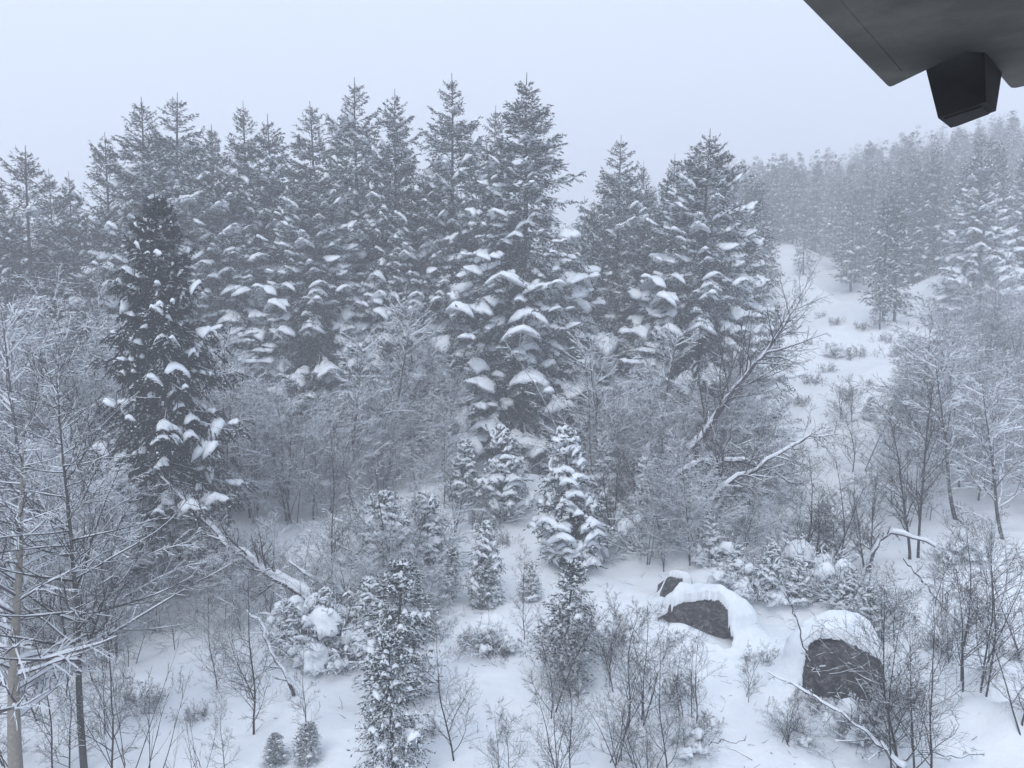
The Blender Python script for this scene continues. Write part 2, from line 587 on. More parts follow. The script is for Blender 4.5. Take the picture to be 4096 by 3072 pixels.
    if npad:
        pick = rng.integers(0, nb, npad)
        pick = pick[(rng.random(npad) < 1 - 0.9 * sstep(pad_top - 0.15, pad_top + 0.1, t[pick]))]
        npad = len(pick)
        big = rng.random(npad) < 0.19
        c0 = np.where(big, rng.uniform(0.62, 0.9, npad), rng.uniform(0.3, 1.0, npad) ** 0.8)
        half = np.where(big, rng.uniform(0.09, 0.17, npad), rng.uniform(0.04, 0.12, npad))
        c0 = np.minimum(c0, 1 - half * 0.8)
        Lp = L[pick]
        wid = np.where(big, (0.20 + 0.16 * Lp) * rng.uniform(0.6, 1.2, npad), (0.06 + 0.055 * Lp) * rng.uniform(0.5, 1.6, npad)) * pad_size
        th = (0.07 + 0.28 * wid * rng.uniform(0.5, 1.0, npad))
        ns = 8
        ph = np.arange(ns) * 2 * np.pi / ns
        rings = np.array([0.0, 0.55, 0.86, 1.0, 0.0])
        zf = np.array([1.0, 0.85, 0.48, -0.05, -0.35])
        edge = 1 + rng.uniform(-0.38, 0.3, (npad, 1, ns))
        rr = rings[None, :, None] * edge * rng.uniform(0.92, 1.08, (npad, 5, ns))
        uu = c0[:, None, None] + half[:, None, None] * rr * np.cos(ph)
        vv = rr * np.sin(ph) * wid[:, None, None]
        pts, _ = sample(P[pick], np.clip(uu.reshape(npad, -1), 0, 1))
        pts = pts.reshape(npad, 5, ns, 3)
        over = np.clip(uu - 1, 0, 1) * L[pick][:, None, None]
        cx = np.cos(az[pick])[:, None, None]; sy = np.sin(az[pick])[:, None, None]
        pts[..., 0] += cx * over - sy * vv
        pts[..., 1] += sy * over + cx * vv
        pts[..., 2] += zf[None, :, None] * th[:, None, None] * rng.uniform(0.7, 1.3, (npad, 5, ns)) \
            - (0.40 + 0.15 * big[:, None, None]) * np.abs(vv) * np.abs(rr) - over * 0.6 + 0.03
        idx = np.arange(npad * 5 * ns).reshape(npad, 5, ns)
        A_ = idx[:, :-1]; B_ = idx[:, 1:]
        A2 = np.roll(A_, -1, 2); B2 = np.roll(B_, -1, 2)
        sb.add(pts, np.concatenate([np.stack([A_, B_, B2], -1).reshape(-1, 3), np.stack([A_, B2, A2], -1).reshape(-1, 3)]))
    out = {'trunk': tb.mesh('trunk', M['bark']), 'crown': nbuf.mesh('crown', M[mat])}
    if br.n:
        out['bare_twigs'] = br.mesh('bare_twigs', M['brown'])
    if sb.n:
        out['snow_cover'] = sb.mesh('snow_cover', M['snow'], True)
    out['_h'] = H
    return out


PARTN = {}


def put(name, proto, x, y, z, s, rz=0.0, label='', cat='', group=None, sz=None, tilt=(0, 0)):
    e = bpy.data.objects.new(name, None)
    COL.objects.link(e)
    e.empty_display_size = 0.3
    e.location = (x, y, z)
    e.rotation_euler = (tilt[0], tilt[1], rz)
    e.scale = (s, s, sz if sz else s)
    e['label'] = label; e['category'] = cat
    if group:
        e['group'] = group
    for k, me in proto.items():
        if k[0] == '_':
            continue
        o = bpy.data.objects.new(k, me)
        COL.objects.link(o)
        o.parent = e
    return e


def single(name, me, label=None, cat=None, kind=None, group=None, parent=None, loc=None):
    o = bpy.data.objects.new(name, me)
    COL.objects.link(o)
    if loc:
        o.location = loc
    if label: o['label'] = label
    if cat: o['category'] = cat
    if kind: o['kind'] = kind
    if group: o['group'] = group
    if parent: o.parent = parent
    return o


# ------------------------------------------------------------------ ground
ny, nx = 410, 350
ys = np.concatenate([np.linspace(-80, 8, 20)[:-1], np.linspace(8, 46, 270)[:-1], 46 + (404 - 46) * np.linspace(0, 1, ny - 288) ** 1.7])
xs = np.linspace(-1, 1, nx)
Y = np.repeat(ys[:, None], nx, 1)
W = np.maximum(14 + np.abs(Y) * 0.80, 16) + np.where(Y < 8, 60, 0) * sstep(8, -10, Y) * 0
X = xs[None] * (W + 90 * sstep(60, 200, Y))
Z = ground(X, Y)
V = np.stack([X, Y, Z], -1).reshape(-1, 3)
idx = np.arange(len(ys) * nx).reshape(len(ys), nx)
a, b, c, d = idx[:-1, :-1], idx[:-1, 1:], idx[1:, 1:], idx[1:, :-1]
F = np.concatenate([np.stack([a, b, c], -1).reshape(-1, 3), np.stack([a, c, d], -1).reshape(-1, 3)])
single('ground', make_mesh('ground', V, F, M['ground'], True), 'snow covered hillside ground', kind='structure')

# ------------------------------------------------------------------ roof eave at upper right
def plane_pt(u, v, z):
    d = ray(u, v)
    t = (z - CAM_Z) / d[2]
    return np.array([d[0] * t, d[1] * t])


def extrude(poly, z0, z1, mat, name, bev=0.0):
    """solid from a plan polygon (z0 bottom, z1 top)"""
    import bmesh
    bm = bmesh.new()
    lo = [bm.verts.new((p[0], p[1], z0)) for p in poly]
    f = bm.faces.new(lo)
    r = bmesh.ops.extrude_face_region(bm, geom=[f])
    for v in r['geom']:
        if isinstance(v, bmesh.types.BMVert):
            v.co.z = z1
    bmesh.ops.recalc_face_normals(bm, faces=bm.faces)
    if bev:
        bmesh.ops.bevel(bm, geom=list(bm.edges), offset=bev, segments=3, affect='EDGES', profile=0.5)
    me = bpy.data.meshes.new(name)
    bm.to_mesh(me); bm.free()
    me.materials.append(mat)
    return me


ZE = CAM_Z + 1.15
pB = plane_pt(888, 91, ZE); pA = plane_pt(788, -8, ZE); pC = plane_pt(966, 54, ZE)
pC2 = plane_pt(978, 55, ZE); pE = plane_pt(1009, 91, ZE); pF = plane_pt(1034, 86, ZE)
dAB = (pA - pB) / np.linalg.norm(pA - pB)
dEF = (pF - pE) / np.linalg.norm(pF - pE)
outer = [pB, pC, pC2, pE, pE + dEF * 3.2, pE + dEF * 3.2 + dAB * 7.0, pB + dAB * 6.0]
eave = bpy.data.objects.new('roof_eave', None)
COL.objects.link(eave)
eave['label'] = 'dark concrete eave corner jutting in at the upper right of the view'
eave['category'] = 'roof eave'
single('soffit_slab', extrude(outer, ZE, ZE + 0.22, M['concrete'], 'soffit_slab', 0.035), parent=eave)
# raised drip band running along the left edge
nin = np.array([dAB[1], -dAB[0]])
if np.dot(nin, pC - pB) < 0:
    nin = -nin
band = [pB + nin * 0.03 + dAB * 0.30, pB + nin * 0.13 + dAB * 0.33, pB + nin * 0.13 + dAB * 5.8, pB + nin * 0.03 + dAB * 5.8]
single('edge_band', extrude(band, ZE - 0.003, ZE + 0.004, M['concrete'], 'edge_band', 0.002), parent=eave)
# black square beam end hanging in the notch of the slab
zb = CAM_Z + 0.86
q = [plane_pt(938, 118, zb), plane_pt(951, 128, zb), plane_pt(996, 111, zb), plane_pt(986, 102, zb)]
zt = ZE + 0.12
qt = [plane_pt(923, 58, zt), plane_pt(942, 72, zt), plane_pt(1004, 60, zt), plane_pt(984, 34, zt)]
bv = [(*p, zb) for p in q] + [(*p, zt) for p in qt]
bf = []
for i_ in range(4):
    j_ = (i_ + 1) % 4
    bf += [(i_, j_, j_ + 4), (i_, j_ + 4, i_ + 4)]
bf += [(0, 2, 1), (0, 3, 2), (4, 5, 6), (4, 6, 7)]
single('beam_end', make_mesh('beam_end', bv, bf, M['black']), parent=eave)
qc = sum(q) / 4
q2 = [qc + (p - qc) * 0.78 for p in q]
single('beam_cap', extrude(q2, zb - 0.010, zb + 0.003, M['black'], 'beam_cap', 0.003), parent=eave)

# ------------------------------------------------------------------ haze
hz_me = extrude([(-330, -88), (330, -88), (330, 412), (-330, 412)], -3.0, 84.0, M['snow'], 'haze')
hz_me.materials.clear()
hm = bpy.data.materials.new('haze')
hm.use_nodes = True
ht = hm.node_tree; ht.nodes.clear()
ho = ht.nodes.new('ShaderNodeOutputMaterial'); hv = ht.nodes.new('ShaderNodeVolumePrincipled')
hv.inputs['Color'].default_value = (0.924, 0.932, 0.966, 1)
hv.inputs['Density'].default_value = 0.0059
hv.inputs['Anisotropy'].default_value = 0.0
ht.links.new(hv.outputs[0], ho.inputs['Volume'])
hz_me.materials.append(hm)
single('haze', hz_me, 'pale winter mist filling the valley', kind='stuff')

# ------------------------------------------------------------------ spruce prototypes
SP_TALL = spruce(11, 20, 5.6, nb=370, fine=0.30, pads=2.1, pad_size=0.95, bare_top=0.20, pad_top=0.82, droop=0.5, cb=0.04, twigs=17, tufts=18, ragged=0.30, power=0.9)
SP_A = spruce(21, 18, 4.6, nb=280, pads=2.0, pad_size=0.85, bare_top=0.14, pad_top=0.88, droop=0.45, tufts=17, fine=0.38, power=0.85, ragged=0.28)
SP_B = spruce(22, 18, 5.0, nb=290, pads=2.0, pad_size=0.85, bare_top=0.18, pad_top=0.85, droop=0.4, fine=0.40, power=0.82, tufts=17, ragged=0.28)
SP_C = spruce(23, 17, 4.2, nb=260, pads=1.7, pad_size=0.75, bare_top=0.22, pad_top=0.82, droop=0.35, fine=0.38, power=0.68, ragged=0.32)
SP_W = spruce(24, 17, 5.3, nb=310, pads=2.8, pad_size=0.9, bare_top=0.18, pad_top=0.86, droop=0.45, fine=0.34, ragged=0.2, tufts=17, power=0.78)
SP_D = spruce(27, 13, 2.9, nb=260, pads=1.3, pad_size=0.75, bare_top=0.05, pad_top=0.98, droop=0.4, fine=0.07, mat='dark', brown=False,
              power=0.62, cb=0.05, twigs=16, tufts=20, hang=0.8, ragged=0.38)
SP_BROKEN = spruce(26, 14, 4.2, nb=200, pads=0.8, pad_size=0.6, bare_top=0.6, pad_top=0.5, droop=0.1, fine=0.2, power=0.5, ragged=0.45)
SP_F = [spruce(40 + i, 16, 2.8 + 0.3 * i, nb=120, pads=0.8, pad_size=1.0, bare_top=0.1, pad_top=0.9, droop=0.35, fine=0.45, twigs=7,
               tufts=9, tuft=0.30, brown=False) for i in range(3)]
SP_S = [spruce(50 + i, 4.0, 0.95 + 0.1 * i, nb=120, pads=2.2, pad_size=1.05, bare_top=0.0, pad_top=1.0, droop=0.45, fine=0.42, twigs=8,
               tufts=12, tuft=0.085, brown=False) for i in range(2)]
SP_Y = [spruce(60 + i, 4.0, 0.85, nb=185, pads=0.7, pad_size=0.55, bare_top=0.0, pad_top=1.0, droop=0.2, fine=0.66, twigs=11,
               tufts=16, tuft=0.07, brown=False, ragged=0.35, mat='needles', power=0.75) for i in range(2)]


def put_spruce(proto, u, vt, y, label, rz=0, group=None, wide=1.0, cat='spruce', name='spruce_tree'):
    x = at(u, y)
    z = float(ground(x, y))
    H = top_z(vt, y) - z
    s = H / proto['_h']
    tl_ = (0.022 * math.sin(u * 1.7 + vt), 0.025 * math.sin(u * 2.3))
    return put(name, proto, x, y, z, s * wide, rz, label, cat, group, sz=s, tilt=tl_)


# the main row: (proto, u, v of tip, depth, label, rotation, width)
ROW = [
    (SP_TALL, 522, 72, 41, 'tallest spruce at the centre, bare brown tip and thick arched snow pads below', 0.0, 1.0),
    (SP_B, 456, 76, 45, 'tall spruce with twiggy grey tip just left of the tallest central spruce', 0.7, 0.92),
    (SP_C, 490, 105, 49, 'thin hazy spruce tip showing between the two tallest spruces', 1.7, 0.8),
    (SP_A, 396, 90, 45, 'spruce with narrow pointed tip second left of the tallest spruce', 2.7, 0.95),
    (SP_B, 358, 81, 47, 'pointed spruce beside a pale bare tree top on the skyline', 3.9, 1.0),
    (SP_C, 322, 103, 49, 'short spruce tip left of the pointed spruce on the skyline', 0.3, 1.0),
    (SP_A, 279, 117, 46, 'spruce with lopsided brown tip standing behind the thicket', 5.1, 1.0),
    (SP_C, 255, 104, 47, 'twiggy topped spruce fourth from the left on the skyline', 4.2, 0.85),
    (SP_C, 224, 126, 52, 'small faint spruce tip in the dip of the left skyline', 1.2, 0.8),
    (SP_A, 212, 125, 54, 'smallest faint spruce tip left of the dip in the skyline', 2.2, 0.8),
    (SP_B, 179, 93, 44, 'broad spruce with dense twiggy tip above the dark snowy spruce', 2.2, 1.05),
    (SP_C, 145, 98, 43, 'spruce with open ragged top above the dark snowy spruce, on its left', 5.5, 1.05),
    (SP_BROKEN, 113, 132, 42, 'leaning ragged spruce crown sloping down the left skyline', 1.0, 0.8),
    (SP_A, 83, 172, 45, 'low spruce tip near the left edge, right of the broken tops', 1.9, 0.8),
    (SP_C, 66, 170, 47, 'low thin spruce tip right beside the broken tops at left', 3.3, 0.8),
    (SP_BROKEN, 32, 148, 40, 'spruce with broken forked top at the left edge', 2.0, 1.0),
    (SP_A, 4, 178, 43, 'snowy spruce cut off by the left edge of the view', 0.4, 1.0),
    (SP_B, 614, 138, 47, 'evenly pointed green-grey spruce right of the sky gap', 1.5, 0.95),
    (SP_C, 643, 163, 50, 'thin bare spruce tip between the two right-hand spruces', 3.5, 0.65),
    (SP_A, 668, 155, 48, 'hazy spruce tip just left of the broad snow-layered spruce', 0.9, 0.8),
    (SP_W, 699, 131, 41, 'broad spruce with even snow-layered branches at right of the main row', 2.5, 0.98),
    (SP_A, 592, 200, 45, 'low snowy spruce filling the sky gap beside the tallest spruce', 4.4, 0.75),
    (SP_W, 975, 150, 64, 'misty spruce with snow-striped branches on the right hillside', 0.5, 0.85),
    (SP_B, 1022, 140, 66, 'misty spruce at the right edge of the view', 2.5, 0.9),
]
for (p, u, vt, y, lab, rz, w) in ROW:
    put_spruce(p, u, vt, y, lab, rz, wide=w * (1.14 if p in (SP_TALL, SP_W) else 0.97))
put_spruce(SP_D, 168, 190, 25.5, 'near black-green spruce with large snow lumps left of centre', 1.0, wide=0.92)

# pale bare tree top on the skyline
# second row filling the forest behind the main row
rng = np.random.default_rng(5)
SKU = [0, 60, 110, 150, 210, 260, 330, 400, 470, 540, 575, 620, 700, 735, 1024]
SKV = [185, 185, 165, 140, 150, 150, 140, 140, 150, 190, 222, 200, 190, 190, 150]
G2 = 'spruces crowding behind the main row'
for i in range(64):
    u = -20 + 770 * (i + rng.random()) / 64
    y = rng.uniform(43, 62)
    vt = np.interp(u, SKU, SKV) + rng.uniform(16, 85)
    p = [SP_A, SP_B, SP_C, SP_W][rng.integers(4)]
    nm_ = min(ROW[:20], key=lambda r_: abs(r_[1] - u))[4].split(',')[0]
    put_spruce(p, u, vt, y, 'snowy second-row spruce behind the ' + ' '.join(nm_.split()[:10]), rng.random() * 6,
               'second row behind the ' + ' '.join(nm_.split()[:10]), wide=rng.uniform(0.9, 1.25))

# hillside forest at right, thinning in the mist
G3 = 'spruces on the misty right hillside'
RU = [690, 735, 800, 860, 930, 980, 1024, 1100]
RV = [166, 160, 152, 136, 126, 120, 106, 90]


def hill_label(u, y):
    where = 'left of the snowy gully' if u < 800 else ('right of the snowy gully' if u < 900 else ('below the beam end of the eave' if u < 990 else 'at the right edge'))
    how = 'pale mist-faded' if y > 125 else ('grey half-faded' if y > 88 else 'clear snow-striped')
    return how + ' spruce on the right hillside ' + where, 'spruce', how + ' hillside spruces ' + where


cnt = 0
tries = 0
while cnt < 290 and tries < 6000:
    tries += 1
    y = 64 + 106 * rng.random() ** 1.1
    u = rng.uniform(560, 1080)
    x = at(u, y); z = float(ground(x, y))
    d = np.array([x, y, z - CAM_Z])
    yc = (-d[1] * SP + d[2] * CP) / (d[1] * CP + d[2] * SP)
    vb = 384 - yc * FPX
    # keep the snowy gully and its foot free of trees
    if 258 < vb < 470:
        lo_ = np.interp(vb, [262, 300, 345, 420], [808, 790, 768, 755]); hi_ = np.interp(vb, [262, 292, 318, 345, 420], [828, 842, 868, 905, 930])
        if lo_ < u < hi_:
            continue
    vr = np.interp(u, RU, RV)
    H = rng.uniform(8.5, 13.5)
    vt_lim = vr + rng.uniform(-6, 20)
    Hm = top_z(vt_lim, y) - z
    if Hm < 6:
        continue
    H = min(H, Hm)
    if H > 21:
        continue
    # crowns must not hang over the gully either
    if vb > 300 and 755 < u < 865:
        continue
    p = SP_F[rng.integers(3)] if y > 62 else [SP_A, SP_B, SP_W][rng.integers(3)]
    s = H / p['_h']
    put('spruce_tree', p, x, y, z, s * rng.uniform(0.85, 1.2), rng.random() * 6, *hill_label(u, y), sz=s)
    cnt += 1

# far part of the wood that reads as one mass
fb, fs_ = Buf(), Buf()
FT = spruce(48, 15, 2.2, nb=75, pads=0.0, pad_size=1.6, bare_top=0.1, pad_top=0.95, droop=0.4, fine=0.5, twigs=4, tufts=4, tuft=0.48, brown=False)


def arr(me):
    v = np.empty(len(me.vertices) * 3, np.float32); me.vertices.foreach_get('co', v)
    f = np.empty(len(me.loops), np.int32); me.loops.foreach_get('vertex_index', f)
    return v.reshape(-1, 3).astype(float), f.reshape(-1, 3)


cv_, cf_ = arr(FT['crown']); sv_, sf_ = arr(FT['snow_cover'])
k = 0
while k < 330:
    y = rng.uniform(105, 275); u = rng.uniform(690, 1090)
    x = at(u, y); z = float(ground(x, y))
    vr = np.interp(u, RU, RV) + rng.uniform(-7, 24)
    H = min(rng.uniform(10, 15), top_z(vr, y) - z)
    if H < 5:
        k += 0.2; continue
    if y < 118 and 785 < u < 850:
        k += 0.1; continue
    a_ = rng.random() * 6.28; c_, s_ = math.cos(a_), math.sin(a_)
    Rm = np.array([[c_, -s_, 0], [s_, c_, 0], [0, 0, 1]]) * (H / 15.0)
    fb.add(cv_ @ Rm.T + [x, y, z], cf_); fs_.add(sv_ @ Rm.T + [x, y, z], sf_)
    k += 1
ff = single('far_forest', fb.mesh('far_forest', M['needles']), 'distant spruce forest dissolving into mist on the right ridge', kind='stuff')
single('snow_cover', fs_.mesh('snow_cover', M['snow'], True), parent=ff)

# ------------------------------------------------------------------ thicket of bare frosted trees
TH = [bare_tree(100 + i, 8.0, [0.055, 0.045, 0.04, 0.05, 0.06][i], stems=[1, 2, 3, 2, 1][i], spread=0.10, b1=[40, 22, 15, 20, 50][i], b2=10, b3=8, b4=0, a1=[0.95, 0.8, 0.8, 0.85, 1.25][i], l1=0.40, t1=0.10,
                trop=[0.03, 0.02, 0.0, -0.02, 0.0][i], snow=1.15, mat='frost', wmin=0.020, twig_r=0.0075, trunk_mat='bark') for i in range(5)]
G4 = 'bare frosted trees of the thicket'


def thicket(u0, u1, y0, y1, n, h0, h1, lab, group):
    for i in range(n):
        u = u0 + (u1 - u0) * (i + rng.random()) / n
        y = rng.uniform(y0, y1)
        x = at(u, y); z = float(ground(x, y))
        p = TH[rng.integers(5)]
        H = rng.uniform(h0, h1)
        s = H / 8.0
        put('bare_tree', p, x, y, z, s * rng.uniform(0.9, 1.35), rng.random() * 6, lab, 'tree', group, sz=s)


thicket(-30, 118, 26, 39, 18, 6, 9.5, 'bare frosted tree in the dense thicket at the left edge', 'frosted trees of the left edge thicket')
thicket(120, 445, 31, 40, 32, 4, 6.8, 'bare frosted tree in the thicket under the left spruces', 'frosted trees of the thicket under the left spruces')
thicket(130, 250, 23, 25, 8, 2.0, 3.4, 'low bare frosted tree in front of the dark spruce', 'low frosted trees before the dark spruce')
thicket(860, 940, 29, 33, 5, 2.5, 4.0, 'low bare misty tree below the snowy gully', 'low misty trees below the snowy gully')
thicket(-20, 120, 19, 25, 12, 3.5, 6, 'low frosted tree behind the pale and dark trunks at left', 'low frosted trees behind the left trunks')
thicket(150, 330, 21.5, 25, 16, 1.4, 3.0, 'low frosted sapling at the top of the lower left snowfield', 'frosted saplings above the lower left snowfield')
thicket(330, 430, 21.5, 27, 10, 2.0, 3.8, 'low frosted sapling among the frosted bushes in the middle', 'frosted saplings among the middle bushes')
thicket(640, 760, 26, 31, 8, 2.5, 4.5, 'low frosted tree above the snow ridge', 'low frosted trees above the snow ridge')
thicket(590, 760, 31, 39, 20, 4, 6.8, 'bare frosted tree in the thicket right of the tallest spruce', 'frosted trees of the thicket right of the tallest spruce')
thicket(915, 1065, 31, 50, 32, 4.5, 7.5, 'bare misty tree in the thicket below the right hillside', 'misty trees of the right edge thicket')

# ------------------------------------------------------------------ snow lumps and laden bushes
def lump_mesh(seed, name='snow_lump', sub=3, amp=0.22, flat=1.0, mat='snow', facets=0, fine=0.05):
    import bmesh
    bm = bmesh.new()
    bmesh.ops.create_icosphere(bm, subdivisions=sub, radius=1.0)
    r = np.random.default_rng(seed)
    pl = nrm(r.normal(size=(facets, 3))) if facets else []
    dd = r.uniform(0.62, 0.92, max(facets, 1))
    for v in bm.verts:
        p = np.array(v.co)
        k = 1 + amp * 2 * float(vnoise(p[0] * 1.6 + seed, p[1] * 1.6 + p[2] * 1.3, seed)) + fine * 2 * float(vnoise(p[0] * 6, p[1] * 6 + p[2] * 5, seed + 1))
        p = p * k
        for j in range(len(pl)):
            e = p @ pl[j] - dd[j]
            if e > 0:
                p = p - pl[j] * e * 0.97
        v.co = p
    me = bpy.data.meshes.new(name)
    bm.to_mesh(me); bm.free()
    me.materials.append(M[mat])
    me.polygons.foreach_set('use_smooth', [facets == 0] * len(me.polygons))
    return me


LUMPS = [lump_mesh(300 + i, sub=3) for i in range(4)]


def laden_bush(seed, n=9, W=0.8, H=1.0):
    """bush bowed under snow: dark twigs with lumps of snow riding on them"""
    r = np.random.default_rng(seed)
    sb, tb = Buf(), Buf()
    import bmesh
    bm = bmesh.new(); bmesh.ops.create_icosphere(bm, subdivisions=3, radius=1.0)
    vs = np.array([v.co[:] for v in bm.verts]); fs = np.array([[v.index for v in f.verts] for f in bm.faces]); bm.free()
    n = int(n * 2.6)
    for i in range(n):
        o_ = r.random(3) * 9
        k = 1 + 0.9 * vnoise(vs[:, 0] * 1.3 + o_[0], vs[:, 1] * 1.3 + vs[:, 2] * 1.7 + o_[1], seed + i) \
            + 0.55 * vnoise(vs[:, 0] * 3.3 + vs[:, 2] * 2 + o_[2], vs[:, 1] * 3.3 - vs[:, 2] * 2, i) \
            + 0.30 * vnoise(vs[:, 0] * 8 - vs[:, 2] * 6, vs[:, 1] * 8 + vs[:, 2] * 5, i + 7)
        an = r.random() * 6.28; rad = W * r.random() ** 0.6 * 0.9
        hz = H * (1 - (rad / W) ** 1.4 * 0.75) * r.uniform(0.45, 1.0)
        c = np.array([math.cos(an) * rad, math.sin(an) * rad, hz])
        q_ = r.random() < 0.3
        sc = np.array([r.uniform(0.7, 1.3), r.uniform(0.7, 1.3), r.uniform(0.4, 0.8)]) * (r.uniform(0.16, 0.26) if q_ else r.uniform(0.06, 0.14)) * (0.5 + 0.5 * W)
        tl = vs * k[:, None] * sc
        tl[:, 2] -= 0.35 * (tl[:, 0] ** 2 + tl[:, 1] ** 2) / sc[0]
        sb.add(tl + c, fs)
    m = 42
    an = r.random(m) * 6.28; el = r.uniform(0.15, 1.5, m)
    D = np.stack([np.cos(an) * np.cos(el), np.sin(an) * np.cos(el), np.sin(el)], -1)
    P = grow(r, np.stack([np.cos(an) * 0.2 * W, np.sin(an) * 0.2 * W, -0.05 + 0 * an], -1), D, H * r.uniform(0.8, 1.35, m), 7, 0.13, -0.03)
    R = taper(np.full(m, 0.010), 7, 0.4)
    tubes(tb, P, R, 4); snow_on(r, sb, P, R, 1.2, 0.022)
    s, dd, l, q = kids(r, P, R, H * np.ones(m), 12, 0.2, 1, 0.8, 0.38, 0.6)
    P2 = grow(r, s, dd, l, 5, 0.15, -0.02); R2 = taper(np.maximum(q, 0.005), 5, 0.5)
    tubes(tb, P2, R2, 3); snow_on(r, sb, P2, R2, 1.1, 0.018, 3)
    return {'stems': tb.mesh('stems', M['twig']), 'snow_cover': sb.mesh('snow_cover', M['snow'], True), '_h': H}


LB = [laden_bush(400 + i, n=[9, 13, 7][i], W=[0.8, 1.0, 0.6][i], H=[1.0, 1.0, 1.1][i]) for i in range(3)]


def on(u, v):
    return hit(u, v)


def size_for(u, v, px):
    x, y, z = hit(u, v)
    return px * math.hypot(x, y) / FPX


# (u, v base, height px, proto, label)
BUSH = [
    (835, 356, 11, 1, 'snow-crusted rock brush at the gully mouth'),
    (950, 372, 16, 1, 'snow-heaped bush under the misty striped spruce'),
    (915, 350, 14, 0, 'snow-heaped bush at the lower rim of the hillside spruces'),
    (985, 385, 18, 1, 'snow-heaped bush at the right rim of the gully foot'),
    (740, 588, 34, 0, 'rounded snow-buried bush uphill of the snow-capped rocks'),
    (762, 596, 30, 1, 'snow lumps on a bush just above the square boulder'),
    (785, 578, 44, 2, 'tall snow-laden bush between the two rocks and the leaning sapling'),
    (812, 590, 48, 1, 'wide snow-laden bush behind the capped boulder'),
    (842, 600, 42, 0, 'snow-laden bush behind the right end of the capped boulder'),
    (868, 606, 36, 2, 'small snow-laden bush right of the capped boulder'),
    (722, 566, 30, 1, 'low snow-laden bush at the head of the snow ridge'),
    (700, 548, 34, 0, 'snowy bush under the frosted leaning trees'),
    (668, 545, 34, 1, 'snowy bush at the thicket edge above the snow ridge'),
    (800, 545, 40, 2, 'frosted bush standing above the snow-laden bushes'),
    (563, 552, 24, 2, 'small snow cone bush left of the dark young spruce'),
    (598, 558, 26, 2, 'small snow cone bush right of the dark young spruce'),
    (606, 522, 36, 0, 'pointed snow heap on a bush beside the dark young spruce'),
    (432, 612, 26, 2, 'upright snow-covered bush below the frosted thicket'),
    (366, 590, 24, 2, 'peaked snow-covered bush among fallen branches'),
    (330, 652, 56, 1, 'large bush bowed under a snow arch left of centre'),
    (352, 668, 40, 0, 'snow-heaped bush in front of the bowed snow arch'),
    (305, 628, 40, 1, 'dark bush with snow lumps behind the bowed snow arch'),
    (490, 652, 32, 0, 'snow mushroom on a dark hollow bush in the middle clearing'),
    (862, 738, 40, 1, 'snow-laden bush at the foot of the capped boulder'),
    (892, 704, 34, 0, 'snowy bush against the right side of the capped boulder'),
    (800, 742, 28, 2, 'low snowy bush near the bottom below the boulder'),
    (688, 752, 30, 0, 'snow-covered stump of twigs near the bottom edge'),
    (395, 560, 60, 1, 'massive frost-covered bush in the middle thicket, left part'),
    (425, 562, 52, 0, 'massive frost-covered bush in the middle thicket, right part'),
    (370, 545, 46, 1, 'frost-covered bush left of the massive frosted bushes'),
    (500, 520, 30, 0, 'frosted low bush under the tallest spruce on the left'),
    (540, 470, 30, 1, 'snowy bush at the foot of the tallest spruce'),
    (640, 550, 40, 0, 'frosted bush under the thicket right of the dark young spruce'),
    (960, 560, 22, 1, 'low frosted bush at the edge of the right snowfield'),
]
for (u, v, hp, k, lab) in BUSH:
    x, y, z = hit(u, v)
    s = size_for(u, v, hp) / LB[k]['_h']
    put('snowy_bush', LB[k], x, y, z - 0.05, s, rng.random() * 6, lab, 'bush')

